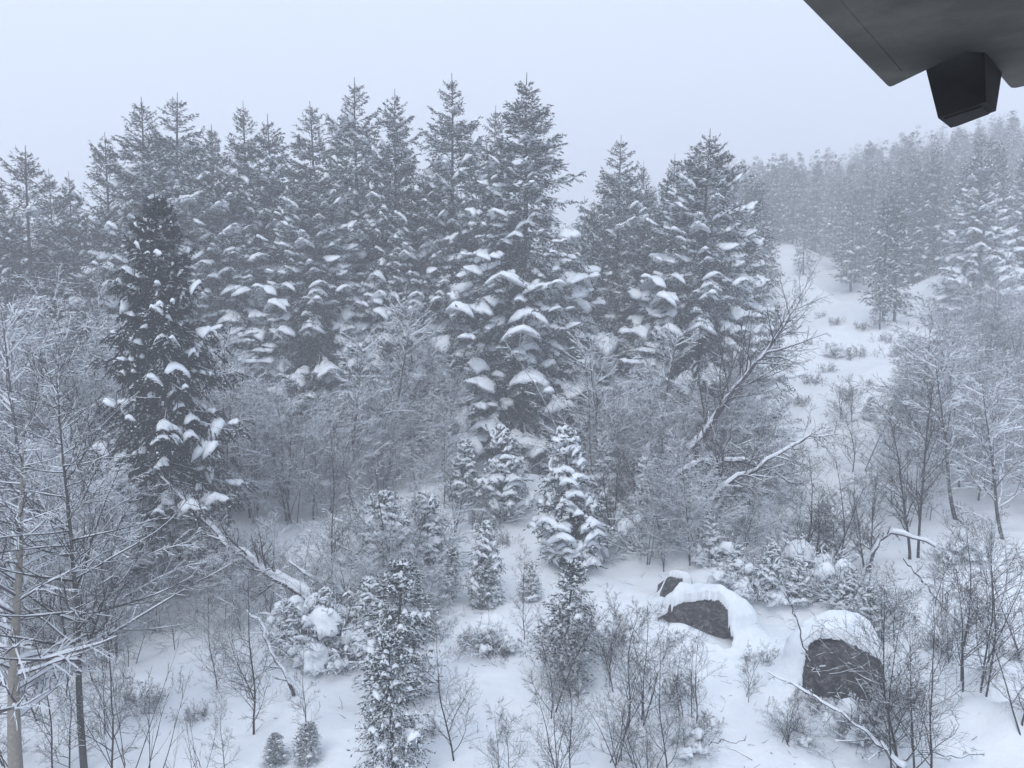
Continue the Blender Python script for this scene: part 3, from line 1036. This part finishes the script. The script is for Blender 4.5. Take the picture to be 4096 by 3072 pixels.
# ------------------------------------------------------------------ smaller spruces: (proto, u, v base, v top, label, wide)
SMALL = [
    (SP_F[0], 772, 380, 300, 'slim misty spruce on the left bank of the gully', 0.9),
    (SP_F[1], 880, 330, 262, 'slim misty spruce standing out at the right bank of the gully', 0.9),
    (SP_S[0], 905, 405, 374, 'small snowed-up spruce in the gully foot', 1.3),
    (SP_S[1], 935, 392, 360, 'small snowed-up spruce under the misty striped spruce', 1.3),
    (SP_S[1], 868, 420, 396, 'small snowed-up spruce low in the gully foot', 1.3),
    (SP_S[1], 735, 590, 545, 'stubby snow-clad fir at the top end of the laden bushes', 1.4),
    (SP_S[0], 768, 600, 540, 'snow-clad fir in the middle of the laden bushes', 1.3),
    (SP_S[1], 795, 604, 556, 'squat snow-clad fir straight above the capped boulder', 1.5),
    (SP_S[0], 845, 615, 565, 'snow-clad fir to the upper right of the capped boulder', 1.4),
    (SP_S[1], 870, 632, 585, 'squat snow-clad fir at the right shoulder of the capped boulder', 1.5),
    (SP_S[0], 712, 560, 510, 'snow-clad fir at the thicket edge over the snow ridge', 1.4),
    (SP_S[1], 872, 745, 690, 'snow-clad fir at the lower right foot of the capped boulder', 1.3),
    (SP_S[0], 325, 655, 590, 'snow-clad fir beside the large bowed bush', 1.5),
    (SP_S[1], 285, 650, 600, 'squat snow-clad fir left of the large bowed bush', 1.6),
    (SP_S[0], 365, 640, 575, 'snow-clad fir between the bowed bush and the foreground spruce', 1.4),
    (SP_Y[0], 425, 640, 590, 'frail dark fir right of the foreground spruce tip', 1.6),
    (SP_S[1], 530, 600, 560, 'little snow-clad fir left of the slender frosted spruce', 1.3),
    (SP_S[0], 573, 566, 428, 'tall snow-laden young spruce right of the centre clearing', 1.3),
    (SP_D, 574, 566, 506, 'dark young spruce dabbed with snow at the clearing edge', 1.5),
    (SP_S[1], 610, 505, 432, 'pale snow-laden young spruce behind the clearing', 1.3),
    (SP_S[1], 507, 512, 425, 'snow-laden young spruce under the left skirt of the tallest spruce', 1.4),
    (SP_S[0], 465, 505, 440, 'frosted young spruce left of the snow mound', 1.4),
    (SP_S[0], 486, 604, 522, 'white-topped young spruce at the upper end of the clearing', 1.1),
    (SP_Y[0], 446, 602, 545, 'thin green young spruce left of the white-topped one', 1.1),
    (SP_Y[1], 484, 608, 560, 'thin dark young spruce just below the white-topped one', 1.2),
    (SP_Y[0], 564, 676, 562, 'slender frosted young spruce in the middle of the lower clearing', 1.2),
    (SP_Y[1], 572, 690, 625, 'bushy low spruce joined below the slender frosted one', 1.2),
    (SP_Y[1], 392, 790, 632, 'frosted foreground spruce rising from the bottom edge', 1.05),
    (SP_Y[0], 398, 700, 560, 'snow-dusted spruce behind the foreground spruce, left of centre', 1.2),
    (SP_S[1], 690, 540, 468, 'snow-laden young spruce in the right thicket', 1.5),
    (SP_S[0], 726, 548, 470, 'wide snow-laden spruce at the right end of the thicket', 1.6),
    (SP_S[0], 655, 530, 455, 'snow-laden young spruce under the evenly pointed spruce', 1.4),
    (SP_S[1], 825, 560, 500, 'green-tinged young spruce among the snow-laden bushes', 1.3),
    (SP_S[0], 395, 590, 490, 'frost-white young spruce in the middle thicket', 1.5),
    (SP_S[1], 425, 575, 492, 'frost-white young spruce right of its twin in the middle thicket', 1.4),
    (SP_W, 170, 520, 385, 'snow-heavy skirt of a low spruce at the foot of the dark spruce', 1.55),
    (SP_S[0], 130, 520, 425, 'white young spruce behind the dark tree trunk at left', 1.6),
    (SP_S[1], 755, 500, 395, 'frosted spruce below the fan of the leaning bare tree', 1.6),
    (SP_Y[0], 275, 768, 735, 'tiny twiggy spruce poking from the snow at the bottom left', 1.9),
    (SP_Y[1], 305, 762, 720, 'tiny snow-hatted spruce at the bottom, right of its neighbour', 1.6),
]
for (p, u, vb, vt, lab, w) in SMALL:
    if vb > 762:
        x, y, z = hit(u, 762); y -= (vb - 762) * 0.02; d_ = ray(u, vb); x = d_[0] / d_[1] * y; z = float(ground(x, y))
    else:
        x, y, z = hit(u, vb)
    H = top_z(vt, y) - z
    s = H / p['_h']
    w_ = w
    if p in (SP_W, SP_D) and vb - vt < 140 and p is SP_W:
        w_ = w
    put('young_spruce', p, x, y, z, s * w_, rng.random() * 6, lab, 'young spruce', sz=s, tilt=(rng.normal(0, 0.06), rng.normal(0, 0.07)))

# ------------------------------------------------------------------ rocks
def boulder(seed, x, y, z, sx, sy, sz, rz, label, facets=22):
    e = bpy.data.objects.new('boulder', None); COL.objects.link(e)
    e.location = (x, y, z); e.rotation_euler = (0, 0, rz)
    e['label'] = label; e['category'] = 'rock'
    o = single('rock', lump_mesh(seed, 'rock', 5, 0.22, mat='rock', facets=facets, fine=0.05), parent=e)
    o.scale = (sx, sy, sz)
    return e, o, (x, y, z, sx, sy, sz, rz)


def drape(e, rocks, cx, cy, half, holes, thick, seed):
    """snow lying over the rocks as one drift that runs out into the ground; holes bare the rock face"""
    from mathutils.bvhtree import BVHTree
    n = 110
    g = np.linspace(-half, half, n)
    GX, GY = np.meshgrid(g + cx, g + cy)
    GZ = ground(GX, GY)
    RZ = np.full_like(GZ, -9.0)
    for (o, (x, y, z, sx, sy, sz, rz)) in rocks:
        c_, s_ = math.cos(rz), math.sin(rz)
        vs = [Vector((x + c_ * v.co.x * sx - s_ * v.co.y * sy, y + s_ * v.co.x * sx + c_ * v.co.y * sy, z + v.co.z * sz)) for v in o.data.vertices]
        t = BVHTree.FromPolygons(vs, [tuple(p.vertices) for p in o.data.polygons])
        for i in range(n):
            for j in range(n):
                h = t.ray_cast(Vector((GX[i, j], GY[i, j], 30)), Vector((0, 0, -1)))
                if h[0] is not None:
                    RZ[i, j] = max(RZ[i, j], h[0].z)
    on_ = (RZ > GZ + 0.02).astype(float)
    k = np.exp(-0.5 * (np.arange(-18, 19) / 7.0) ** 2); k /= k.sum()

    def blur(A):
        A = np.pad(A, 18, mode='edge')
        A = np.apply_along_axis(lambda r_: np.convolve(r_, k, 'valid'), 0, A)
        return np.apply_along_axis(lambda r_: np.convolve(r_, k, 'valid'), 1, A)
    Hs = np.maximum(RZ, GZ)
    Hb = np.maximum(blur(Hs), blur(blur(Hs)))
    Mk = np.clip(blur(blur(on_)) * 2.2, 0, 1)
    T = thick * Mk * (1 + 0.5 * vnoise(GX * 1.4, GY * 1.4, seed)) + 0.05 * vnoise(GX * 5, GY * 5, seed + 1) * Mk
    edge = np.clip(np.hypot(GX - cx, GY - cy) / half, 0, 1)
    top = np.maximum(Hb, np.where(on_ > 0, RZ + 0.02, -9)) * (1 - sstep(0.8, 1.0, edge)) + GZ * sstep(0.8, 1.0, edge) + T - 0.05 * sstep(0.75, 0.95, edge) - 0.02
    hole = np.zeros_like(GZ, bool)
    for (hx, hy, rx, ry, an) in holes:
        dx, dy = GX - hx, GY - hy
        c_, s_ = math.cos(an), math.sin(an)
        ex = (dx * c_ + dy * s_) / rx; ey = (-dx * s_ + dy * c_) / ry
        hole |= ex * ex + ey * ey < 1 + 1.1 * vnoise(GX * 2.2, GY * 2.2, seed + 3) + 0.5 * vnoise(GX * 7, GY * 7, seed + 4)
    V = np.concatenate([np.stack([GX, GY, top], -1).reshape(-1, 3), np.stack([GX, GY, top - 0.12 - 0.14 * Mk], -1).reshape(-1, 3)])
    idx = np.arange(n * n).reshape(n, n)
    keep = ~(hole[:-1, :-1] | hole[1:, :-1] | hole[:-1, 1:] | hole[1:, 1:]) & (edge[:-1, :-1] < 0.97)
    a_, b_, c2, d_ = idx[:-1, :-1][keep], idx[:-1, 1:][keep], idx[1:, 1:][keep], idx[1:, :-1][keep]
    F = [np.stack([a_, b_, c2], -1), np.stack([a_, c2, d_], -1)]
    # rim walls where the snow breaks off
    kp = np.pad(keep, 1)
    m_ = n * n
    for (di, dj, p_, q_) in ((-1, 0, (0, 0), (0, 1)), (1, 0, (1, 1), (1, 0)), (0, -1, (1, 0), (0, 0)), (0, 1, (0, 1), (1, 1))):
        nb_ = kp[1 + di:n + di, 1 + dj:n + dj]
        w = keep & ~nb_
        I, J = np.nonzero(w)
        A_ = idx[I + p_[0], J + p_[1]]; B_ = idx[I + q_[0], J + q_[1]]
        F += [np.stack([A_, A_ + m_, B_ + m_], -1), np.stack([A_, B_ + m_, B_], -1)]
    V -= np.array(e.location)
    rz = e.rotation_euler[2]
    c_, s_ = math.cos(-rz), math.sin(-rz)
    V[:, 0], V[:, 1] = V[:, 0] * c_ - V[:, 1] * s_, V[:, 0] * s_ + V[:, 1] * c_
    single('snow_cap', make_mesh('snow_cap', V, np.concatenate(F), M['snow'], True), parent=e)


def off(e, lx, ly):
    a_ = e.rotation_euler[2]
    return e.location[0] + math.cos(a_) * lx - math.sin(a_) * ly, e.location[1] + math.sin(a_) * lx + math.cos(a_) * ly


x, y, z = hit(708, 634)
e1, o1, r1 = boulder(501, x, y + 0.45, z + 0.22, 1.45, 0.66, 0.80, -0.66, 'long dark slab of rock facing out under the snow ridge')
x, y, z = hit(676, 600)
e2, o2, r2 = boulder(502, x, y + 0.25, z + 0.18, 0.62, 0.38, 0.48, -0.4, 'small dark rock at the upper end of the rock slab')
drape(e1, [(o1, r1), (o2, r2)], *off(e1, 0.1, 0.3), 2.5, [(*off(e1, 0.05, -0.66), 1.30, 0.44, -0.66), (*off(e2, 0.0, -0.36), 0.45, 0.22, -0.4)], 0.36, 31)
x, y, z = hit(842, 696)
e3, o3, r3 = boulder(503, x - 0.15, y + 0.4, z + 0.36, 1.65, 0.9, 1.12, 0.12, 'big square dark boulder under a thick cap of snow')
drape(e3, [(o3, r3)], *off(e3, -0.1, 0.25), 2.6, [(*off(e3, 0.15, -0.86), 1.35, 0.50, 0.12), (*off(e3, -0.5, -0.40), 0.42, 0.15, 0.12)], 0.38, 41)
x, y, z = hit(862, 672)
e4, o4, r4 = boulder(504, x, y, z + 0.15, 0.5, 0.5, 0.45, 0.9, 'broken rock shoulder at the right of the capped boulder')

# ------------------------------------------------------------------ individual bare trees and saplings
BT_DARK = bare_tree(201, 9.0, 0.10, b1=56, b2=8, b3=4, a1=1.15, l1=0.40, t1=0.30, trop=0.05, snow=0.95, mat='twig', trunk_mat='bark',
                    wmin=0.011, wander=0.07, lean=(0.055, 0.0), spread=0.0)
BT_BEIGE = bare_tree(202, 8.5, 0.21, b1=44, b2=7, b3=4, a1=1.2, l1=0.34, t1=0.25, trop=0.02, snow=0.8, mat='frost', trunk_mat='beige',
                     wmin=0.010, wander=0.06, spread=0.0, lean=(-0.01, 0))
BT_WHITE = bare_tree(204, 7.0, 0.09, b1=34, b2=8, b3=6, a1=0.95, l1=0.42, t1=0.22, trop=0.06, snow=1.7, mat='frost', trunk_mat='bark', wmin=0.024)
BT_TWIN = bare_tree(205, 8.0, 0.07, stems=2, spread=0.06, b1=30, b2=8, b3=6, a1=0.7, l1=0.28, t1=0.2, trop=0.05, snow=0.7, mat='twig', wmin=0.010)
SAP = [bare_tree(210 + i, 4.0, 0.026, stems=[1, 1, 2, 4, 6][i], spread=[0.04, 0.07, 0.12, 0.16, 0.24][i], b1=[23, 26, 15, 10, 8][i], b2=9, b3=[7, 7, 7, 7, 7][i],
                 a1=[0.85, 0.95, 0.7, 0.65, 0.65][i], l1=[0.36, 0.44, 0.42, 0.42, 0.42][i], t1=0.12, trop=0.035, snow=[0.7, 0.9, 0.7, 0.7, 0.8][i], mat='twig', wmin=0.009,
                 twig_r=0.0028, wander=0.11, l2=0.5, snow_twigs=False) for i in range(5)]
WHIP = bare_tree(220, 3.2, 0.014, stems=7, spread=0.22, b1=5, b2=2, b3=0, a1=0.5, l1=0.25, t1=0.3, trop=0.03, snow=0.0, mat='twig', twig_r=0.0035, wander=0.06)
TANGLE = [bare_tree(230 + i, 1.5, 0.013, stems=[14, 18][i], spread=0.45, b1=9, b2=6, b3=4, a1=0.8, l1=0.5, t1=0.1, trop=0.02, snow=0.45, mat='twig',
                    twig_r=0.003, wander=0.15, wmin=0.008, snow_twigs=False) for i in range(2)]


def put_bare(name, p, u, vb, vt, label, cat='tree', rz=None, wide=1.0, group=None, y=None):
    if y is None:
        if vb > 762:
            x, y, z = hit(u, 762); y -= (vb - 762) * 0.02
        else:
            x, y, z = hit(u, vb)
    d_ = ray(u, vb); x = d_[0] / d_[1] * y
    z = float(ground(x, y))
    H = top_z(vt, y) - z
    s = H / p['_h']
    return put(name, p, x, y, z, s * wide, rng.random() * 6 if rz is None else rz, label, cat, group, sz=s)


put_bare('bare_tree', BT_DARK, 85, 780, 372, 'dark slender tree trunk with snowy side branches at left', rz=0.0, wide=1.0)
put_bare('bare_tree', BT_BEIGE, 20, 820, 440, 'pale beige trunk at the far left edge with frosted limbs', rz=0.0, wide=0.95)
put_bare('bare_tree', BT_WHITE, 706, 450, 292, 'upright white-frosted bare tree in front of the snow-layered spruce', rz=0.0)
put_bare('bare_tree', BT_TWIN, 918, 560, 368, 'twin-stemmed thin bare tree before the snowy gully')
put_bare('bare_tree', BT_WHITE, 425, 470, 300, 'pale ghostly bare tree in the gap left of the tallest spruce', rz=2.0)
put_bare('bare_tree', BT_TWIN, 254, 520, 405, 'forked bare tree beside the small bright snow patch', rz=1.0, wide=1.2)
put_bare('bare_tree', BT_TWIN, 292, 520, 408, 'bare tree with brown-tinged trunk right of the bright snow patch', rz=2.0, wide=1.2)
put_bare('bare_tree', SAP[0], 333, 600, 395, 'thin dark upright bare tree in the left thicket', wide=0.7)
put_bare('bare_tree', SAP[1], 405, 610, 440, 'thin bare tree in front of the massive frosted bushes', wide=0.8)
put_bare('bare_tree', BT_TWIN, 452, 535, 470, 'clump of thin vertical stems on the snow left of the mound', wide=1.5)
put_bare('bare_tree', SAP[4], 475, 530, 480, 'tangled upright shrub on the snow mound', wide=1.3)
put_bare('bare_tree', BT_TWIN, 616, 545, 440, 'dark-stemmed bare tree right of the pale young spruce', rz=1.5)
put_bare('bare_tree', BT_TWIN, 662, 545, 420, 'dark bare tree in the middle of the right thicket', rz=2.5)
put_bare('bare_tree', SAP[3], 818, 575, 440, 'leaning dark sapling spreading at the edge of the gully', wide=1.4)
put_bare('bare_tree', BT_TWIN, 868, 575, 470, 'bare sapling clump right of the laden bushes', rz=0.5, wide=1.1)
put_bare('bare_tree', SAP[2], 856, 470, 375, 'wispy bare tree on the snow below the gully', wide=1.3)
put_bare('bare_tree', SAP[3], 845, 420, 372, 'faint grey shrub low in the gully', wide=1.5)

for (u_, vb_, vt_, lab_) in [(35, 560, 300, 'tall white-limbed bare tree standing above the left edge thicket'),
                             (120, 545, 330, 'crisp frosted bare tree just left of the dark spruce foot'),
                             (225, 500, 330, 'frosted bare tree right of the dark spruce'),
                             (345, 500, 335, 'frosted bare tree rising from the middle of the thicket'),
                             (385, 480, 320, 'frosted bare tree left of the pale ghostly one'),
                             (605, 490, 335, 'frosted bare tree right of the skirt of the tallest spruce'),
                             (650, 480, 330, 'frosted bare tree below the evenly pointed spruce'),
                             (745, 520, 400, 'frosted bare tree under the fan of the leaning tree'),
                             (958, 520, 350, 'frosted bare tree before the misty striped spruce'),
                             (1005, 540, 380, 'frosted bare tree near the right edge above the snowfield')]:
    put_bare('bare_tree', BT_WHITE, u_, vb_, vt_, lab_, wide=rng.uniform(0.9, 1.2))

FG = [
    (SAP[2], 28, 700, 610, 'sapling', 'thin forked sapling right behind the pale trunk', 1.1),
    (SAP[0], 70, 790, 650, 'sapling', 'straight sapling on the bottom edge left of the dark trunk', 1.2),
    (SAP[1], 105, 735, 640, 'sapling', 'twiggy sapling just right of the dark trunk foot', 1.1),
    (SAP[3], 48, 660, 570, 'sapling', 'many-stemmed sapling in the shade of the left thicket', 1.2),
    (SAP[2], 130, 665, 590, 'sapling', 'forked sapling at the upper left of the lower snowfield', 1.1),
    (SAP[1], 175, 650, 585, 'sapling', 'spreading sapling at the top of the lower left snowfield', 1.1),
    (SAP[4], 12, 775, 690, 'sapling', 'brown brushy sapling in the bottom left corner', 1.3),
    (SAP[0], 225, 780, 690, 'sapling', 'lone thin sapling on the bottom edge of the lower left snowfield', 1.0),
    # (proto, u, vb, vt, name, label, wide)
    (SAP[0], 52, 775, 600, 'sapling', 'thin upright sapling between the pale trunk and the dark trunk', 0.9),
    (SAP[1], 65, 700, 560, 'sapling', 'small sapling left of the dark trunk', 0.9),
    (SAP[0], 112, 800, 560, 'sapling', 'straight grey sapling hugging the right of the dark trunk', 0.8),
    (SAP[2], 100, 680, 555, 'sapling', 'forked sapling behind the dark trunk', 0.8),
    (SAP[1], 38, 720, 600, 'sapling', 'bushy sapling at the left edge beside the pale trunk', 1.3),
    (WHIP, 132, 800, 608, 'sapling', 'group of long whippy stems in the lower left snow', 0.9),
    (WHIP, 195, 800, 690, 'sapling', 'low group of whippy stems at the bottom left', 1.0),
    (SAP[0], 157, 620, 545, 'sapling', 'thin sapling at the top of the lower left snowfield', 0.8),
    (SAP[1], 218, 690, 585, 'sapling', 'crooked dark sapling in the lower left snowfield', 1.0),
    (SAP[0], 253, 735, 560, 'sapling', 'tall thin sapling with dark foot right of the lower left snowfield', 1.1),
    (SAP[1], 255, 700, 610, 'sapling', 'snow-flecked sapling bent beside the tall thin one', 1.2),
    (SAP[0], 306, 735, 640, 'sapling', 'small upright sapling left of the foreground spruce', 0.9),
    (SAP[1], 455, 762, 622, 'sapling', 'dark branching sapling left of centre at the bottom', 1.05),
    (SAP[2], 505, 790, 680, 'sapling', 'thin sapling rising from the bottom edge left of centre', 1.0),
    (SAP[2], 548, 715, 575, 'sapling', 'curving forked sapling in the middle of the clearing', 1.1),
    (SAP[3], 560, 790, 645, 'sapling', 'many-stemmed sapling at the bottom centre', 1.0),
    (SAP[0], 525, 640, 550, 'sapling', 'thin brown-tipped sapling at the top of the clearing', 1.0),
    (SAP[3], 640, 725, 590, 'sapling', 'dense many-stemmed sapling right of centre', 1.15),
    (SAP[1], 668, 790, 640, 'sapling', 'tall sapling rising from the bottom right of centre', 1.0),
    (SAP[4], 612, 770, 660, 'sapling', 'wide twiggy sapling at the bottom, right of centre', 1.1),
    (SAP[2], 615, 690, 582, 'sapling', 'slim sapling above the dense twiggy ones', 0.9),
    (SAP[3], 690, 720, 620, 'sapling', 'airy sapling left of the snow track', 1.1),
    (SAP[4], 650, 800, 700, 'sapling', 'low tangle of stems on the bottom edge', 1.4),
    (SAP[2], 745, 700, 640, 'sapling', 'small two-stemmed sapling on the snow before the boulder', 1.1),
    (SAP[1], 900, 790, 590, 'sapling', 'tall dark sapling in front of the boulder at right', 1.2),
    (SAP[3], 912, 800, 580, 'sapling', 'dense sapling beside the tall dark one at right', 1.0),
    (SAP[4], 890, 730, 650, 'sapling', 'twiggy shrub right of the boulder', 1.2),
    (SAP[3], 968, 690, 500, 'sapling', 'tall spreading sapling on the right snow slope', 1.0),
    (SAP[1], 982, 680, 495, 'sapling', 'dark upright sapling on the right snow slope', 0.9),
    (SAP[4], 1018, 720, 590, 'sapling', 'spreading shrub cut off by the right edge', 1.3),
    (SAP[1], 1022, 660, 540, 'sapling', 'sapling at the right edge above the snow lumps', 1.2),
    (SAP[2], 935, 610, 535, 'sapling', 'faint sapling on the upper right snowfield', 1.3),
    (SAP[4], 785, 745, 690, 'sapling', 'frosted twigs under the boulder at the bottom', 1.5),
    (SAP[3], 885, 640, 560, 'sapling', 'brown twiggy sapling right of the laden bushes', 1.3),
    (SAP[4], 950, 660, 590, 'sapling', 'grey brushy sapling left of the tall spreading one', 1.2),
]
for (p, u, vb, vt, nm, lab, w) in FG:
    put_bare(nm, p, u, vb, vt, lab, 'sapling', wide=w)

SHR = [(820, 318, 8, 0, 'small brush clump low in the narrow part of the gully'), (862, 330, 10, 1, 'brush clump right of the gully mouth'),
       (884, 342, 12, 0, 'brush by the lowest spruces of the right hillside'), (826, 372, 12, 0, 'grey brush in the middle of the gully foot'),
       (850, 398, 16, 1, 'brush on the lower gully foot'), (888, 410, 18, 0, 'brush at the lower right of the gully foot'),
       (800, 405, 14, 1, 'brush at the lower left of the gully foot'), (925, 372, 16, 1, 'brush under the misty striped spruce'),
       (808, 345, 8, 1, 'dark tuft on the left bank of the gully'), (905, 380, 14, 0, 'grey brush between the gully and the striped spruce'),
       (148, 704, 36, 0, 'dark twiggy shrub in a snow hollow at lower left'), (196, 720, 20, 1, 'small dead stump of twigs in the lower left snow'),
       (606, 652, 52, 1, 'round dense brown shrub in the clearing'), (475, 652, 30, 0, 'small dark shrub left of the snow mushroom'),
       (504, 655, 26, 1, 'dark shrub under the snow mushroom'), (586, 640, 18, 0, 'wispy brown tuft in the middle clearing'),
       (425, 738, 22, 1, 'dark little shrub right of the foreground spruce'), (698, 734, 30, 0, 'dark shrub on the snow right of the tall sapling'),
       (776, 668, 24, 1, 'dark shrub at the left foot of the capped boulder'), (752, 662, 12, 0, 'tiny brown tuft left of the capped boulder'),
       (832, 350, 10, 0, 'dark brush on the snow below the gully mouth, left part'), (856, 358, 16, 1, 'dark brush on the snow below the gully mouth, right part'),
       (812, 384, 14, 1, 'round grey brush beside the fan of the leaning tree'), (836, 325, 10, 1, 'twiggy brush high on the snowy gully'),
       (868, 385, 8, 0, 'tiny brush on the snow slope below the hillside'), (900, 355, 14, 1, 'greyish brush at the edge of the hillside spruces'),
       (1008, 655, 20, 0, 'dark shrub on the right snow slope'), (935, 650, 20, 1, 'dark shrub near the foot of the right saplings'),
       (820, 712, 30, 1, 'brownish shrub below the boulder'), (670, 700, 34, 0, 'dark knot of twigs inside the dense saplings'),
       (500, 545, 20, 1, 'brown brush on the slope of the snow mound'), (385, 545, 22, 0, 'dark brush in the middle thicket')]
for (u, v, hp, k, lab) in SHR:
    x, y, z = hit(u, v)
    s = size_for(u, v, hp) / 1.5
    put('shrub', TANGLE[k], x, y, z, s, rng.random() * 6, lab, 'shrub')


# ------------------------------------------------------------------ fallen and bowed trunks
def trunk_line(pts, r0, r1, label, seed, name='fallen_tree', limbs=12, cat='fallen tree', mat='frost', snow=1.5, ll=0.22,
               ang=1.0, sub=7, t0=0.15, fine=0, wob=0.03):
    """pts: (u, v, depth)"""
    rg = np.random.default_rng(seed)
    W_ = []
    for (u, v, y) in pts:
        d = ray(u, v); W_.append([d[0] / d[1] * y, y, CAM_Z + d[2] / d[1] * y])
    W_ = np.array(W_)
    tt = np.linspace(0, 1, len(W_)); t2 = np.linspace(0, 1, 18)
    P = np.stack([np.interp(t2, tt, W_[:, k]) for k in range(3)], -1)
    for _ in range(2):
        P[1:-1] = (P[:-2] + 2 * P[1:-1] + P[2:]) / 4
    P += rg.normal(0, wob, P.shape)
    o = P[0].copy(); P = (P - o)[None]
    R = np.linspace(r0, r1, 18)[None]
    L = np.array([np.linalg.norm(P[0, -1])])
    tb, bb, sb = Buf(), Buf(), Buf()
    tubes(tb, P, R, 8); snow_on(rg, sb, P, R, snow, 0.02, 6, 0.9)
    s, dd, l, r = kids(rg, P, R, L, limbs, t0, 1.0, ang, ll, 0.4)
    P1 = grow(rg, s, dd, l, 6, 0.1, 0.02); R1 = taper(np.clip(r, 0.008, 0.03), 6, 0.3)
    tubes(bb, P1, R1, 4); snow_on(rg, sb, P1, R1, 1.3, 0.016)
    s, dd, l, r = kids(rg, P1, R1, l, sub, 0.15, 1.0, min(ang, 0.8), 0.45, 0.6)
    P2 = grow(rg, s, dd, l, 5, 0.12, 0.02); R2 = taper(np.maximum(r, 0.005), 5, 0.5)
    tubes(bb, P2, R2, 3); snow_on(rg, sb, P2, R2, 1.0, 0.012, 3)
    if fine:
        s, dd, l, r = kids(rg, P2, R2, l, fine, 0.15, 1.0, 0.8, 0.5, 0.6)
        P3 = grow(rg, s, dd, l, 4, 0.15, 0.02); R3 = taper(np.maximum(r, 0.006), 4, 0.5)
        tubes(bb, P3, R3, 3)
    e = bpy.data.objects.new(name, None); COL.objects.link(e)
    e.location = o; e['label'] = label; e['category'] = cat
    single('trunk', tb.mesh('trunk', M[mat], True), parent=e)
    single('branches', bb.mesh('branches', M['twig']), parent=e)
    single('snow_cover', sb.mesh('snow_cover', M['snow'], True), parent=e)


trunk_line([(330, 615, 21.5), (300, 590, 22), (255, 565, 23), (222, 540, 23.5), (200, 515, 24), (155, 470, 24.5)], 0.17, 0.03,
           'snow-plastered trunk leaning up to the left across the thicket', 71, limbs=26, snow=1.0, sub=9, fine=3, wob=0.05)
trunk_line([(420, 625, 21), (370, 605, 21.5), (330, 590, 22), (290, 562, 22.5)], 0.09, 0.03, 'fallen snowy branchy trunk right of the leaning plastered trunk', 72)
trunk_line([(295, 695, 18), (285, 672, 18), (268, 648, 18.2), (262, 625, 18.4), (248, 612, 18.6)], 0.05, 0.02,
           'thin grey stem bent in an arc at lower left', 73, limbs=8, name='bent_tree', cat='tree')
trunk_line([(905, 770, 15.5), (880, 745, 16), (855, 722, 16.3), (815, 698, 16.6), (770, 672, 17)], 0.05, 0.012,
           'bent snowy stem arching in front of the boulder', 74, limbs=10, name='bent_tree', cat='tree')
trunk_line([(862, 580, 26), (876, 545, 26), (890, 530, 26), (935, 545, 25.5)], 0.10, 0.04, 'hooked snow-plastered dead trunk at right', 75, limbs=8, name='dead_tree', cat='tree')
trunk_line([(905, 560, 25), (925, 585, 24), (948, 612, 23), (965, 632, 22)], 0.03, 0.02, 'fallen brown stem crossing the right snowfield', 76, limbs=10, mat='twig', snow=0.8)
trunk_line([(690, 760, 15.8), (702, 748, 16), (720, 740, 16), (745, 742, 16)], 0.018, 0.008, 'curved twig lying on the snow at bottom right', 77, limbs=6, mat='twig', snow=0.4)
trunk_line([(905, 762, 15.8), (925, 752, 16), (960, 758, 16), (985, 752, 16)], 0.03, 0.02, 'snowy stick lying across at the bottom right corner', 78, limbs=6)
trunk_line([(820, 690, 17.5), (808, 655, 17.8), (795, 615, 18), (782, 592, 18.2)], 0.022, 0.008, 'thin dark stem slanting across the capped boulder', 79, limbs=9, mat='twig', snow=0.5,
           name='bent_tree', cat='tree', ll=0.35)

trunk_line([(682, 462, 32), (700, 440, 32), (718, 412, 31.8), (735, 386, 31.6), (752, 368, 31.4), (772, 345, 31.2), (790, 318, 31), (802, 296, 31)], 0.19, 0.02,
           'bare tree leaning right with a wide fan of dark branches', 80, limbs=40, name='bare_tree', cat='tree', snow=1.5, ll=0.46, ang=0.9,
           sub=8, t0=0.16, fine=5)
trunk_line([(652, 520, 29), (672, 478, 29), (705, 458, 29), (750, 462, 28.8), (798, 482, 28.5)], 0.12, 0.03, 'snow-plastered arching limb below the leaning bare tree', 83,
           limbs=26, name='bowed_tree', cat='tree', snow=1.4, ll=0.36, sub=10, fine=5, wob=0.07)
trunk_line([(700, 530, 28), (716, 490, 28), (748, 470, 28), (800, 440, 27.8), (835, 432, 27.6)], 0.10, 0.02, 'second snow-laden bowed tree reaching right toward the gully', 84,
           limbs=24, name='bowed_tree', cat='tree', snow=1.4, ll=0.38, sub=10, fine=5, wob=0.07)
trunk_line([(560, 520, 30), (575, 480, 30), (545, 400, 30), (505, 340, 30)], 0.04, 0.01, 'arching frosted sapling in front of the tallest spruce', 82,
           limbs=20, name='leaning_tree', cat='tree', sub=8)
# fallen twigs and cone scales littering the near snow
rg = np.random.default_rng(99)
n_ = 900
yy_ = rg.uniform(13, 30, n_); xx_ = rg.uniform(-0.62, 0.62, n_) * yy_
S_ = np.stack([xx_, yy_, ground(xx_, yy_) + 0.012], -1)
an_ = rg.random(n_) * 6.28
P_ = grow(rg, S_, np.stack([np.cos(an_), np.sin(an_), rg.uniform(-0.05, 0.5, n_)], -1), rg.uniform(0.05, 0.32, n_) * np.where(rg.random(n_) < 0.15, 2.2, 1), 4, 0.25, 0)
lb = Buf(); tubes(lb, P_, taper(rg.uniform(0.004, 0.008, n_), 4, 0.5), 3)
single('fallen_twigs', lb.mesh('fallen_twigs', M['twig']), 'twigs and litter fallen on the near snow', kind='stuff')
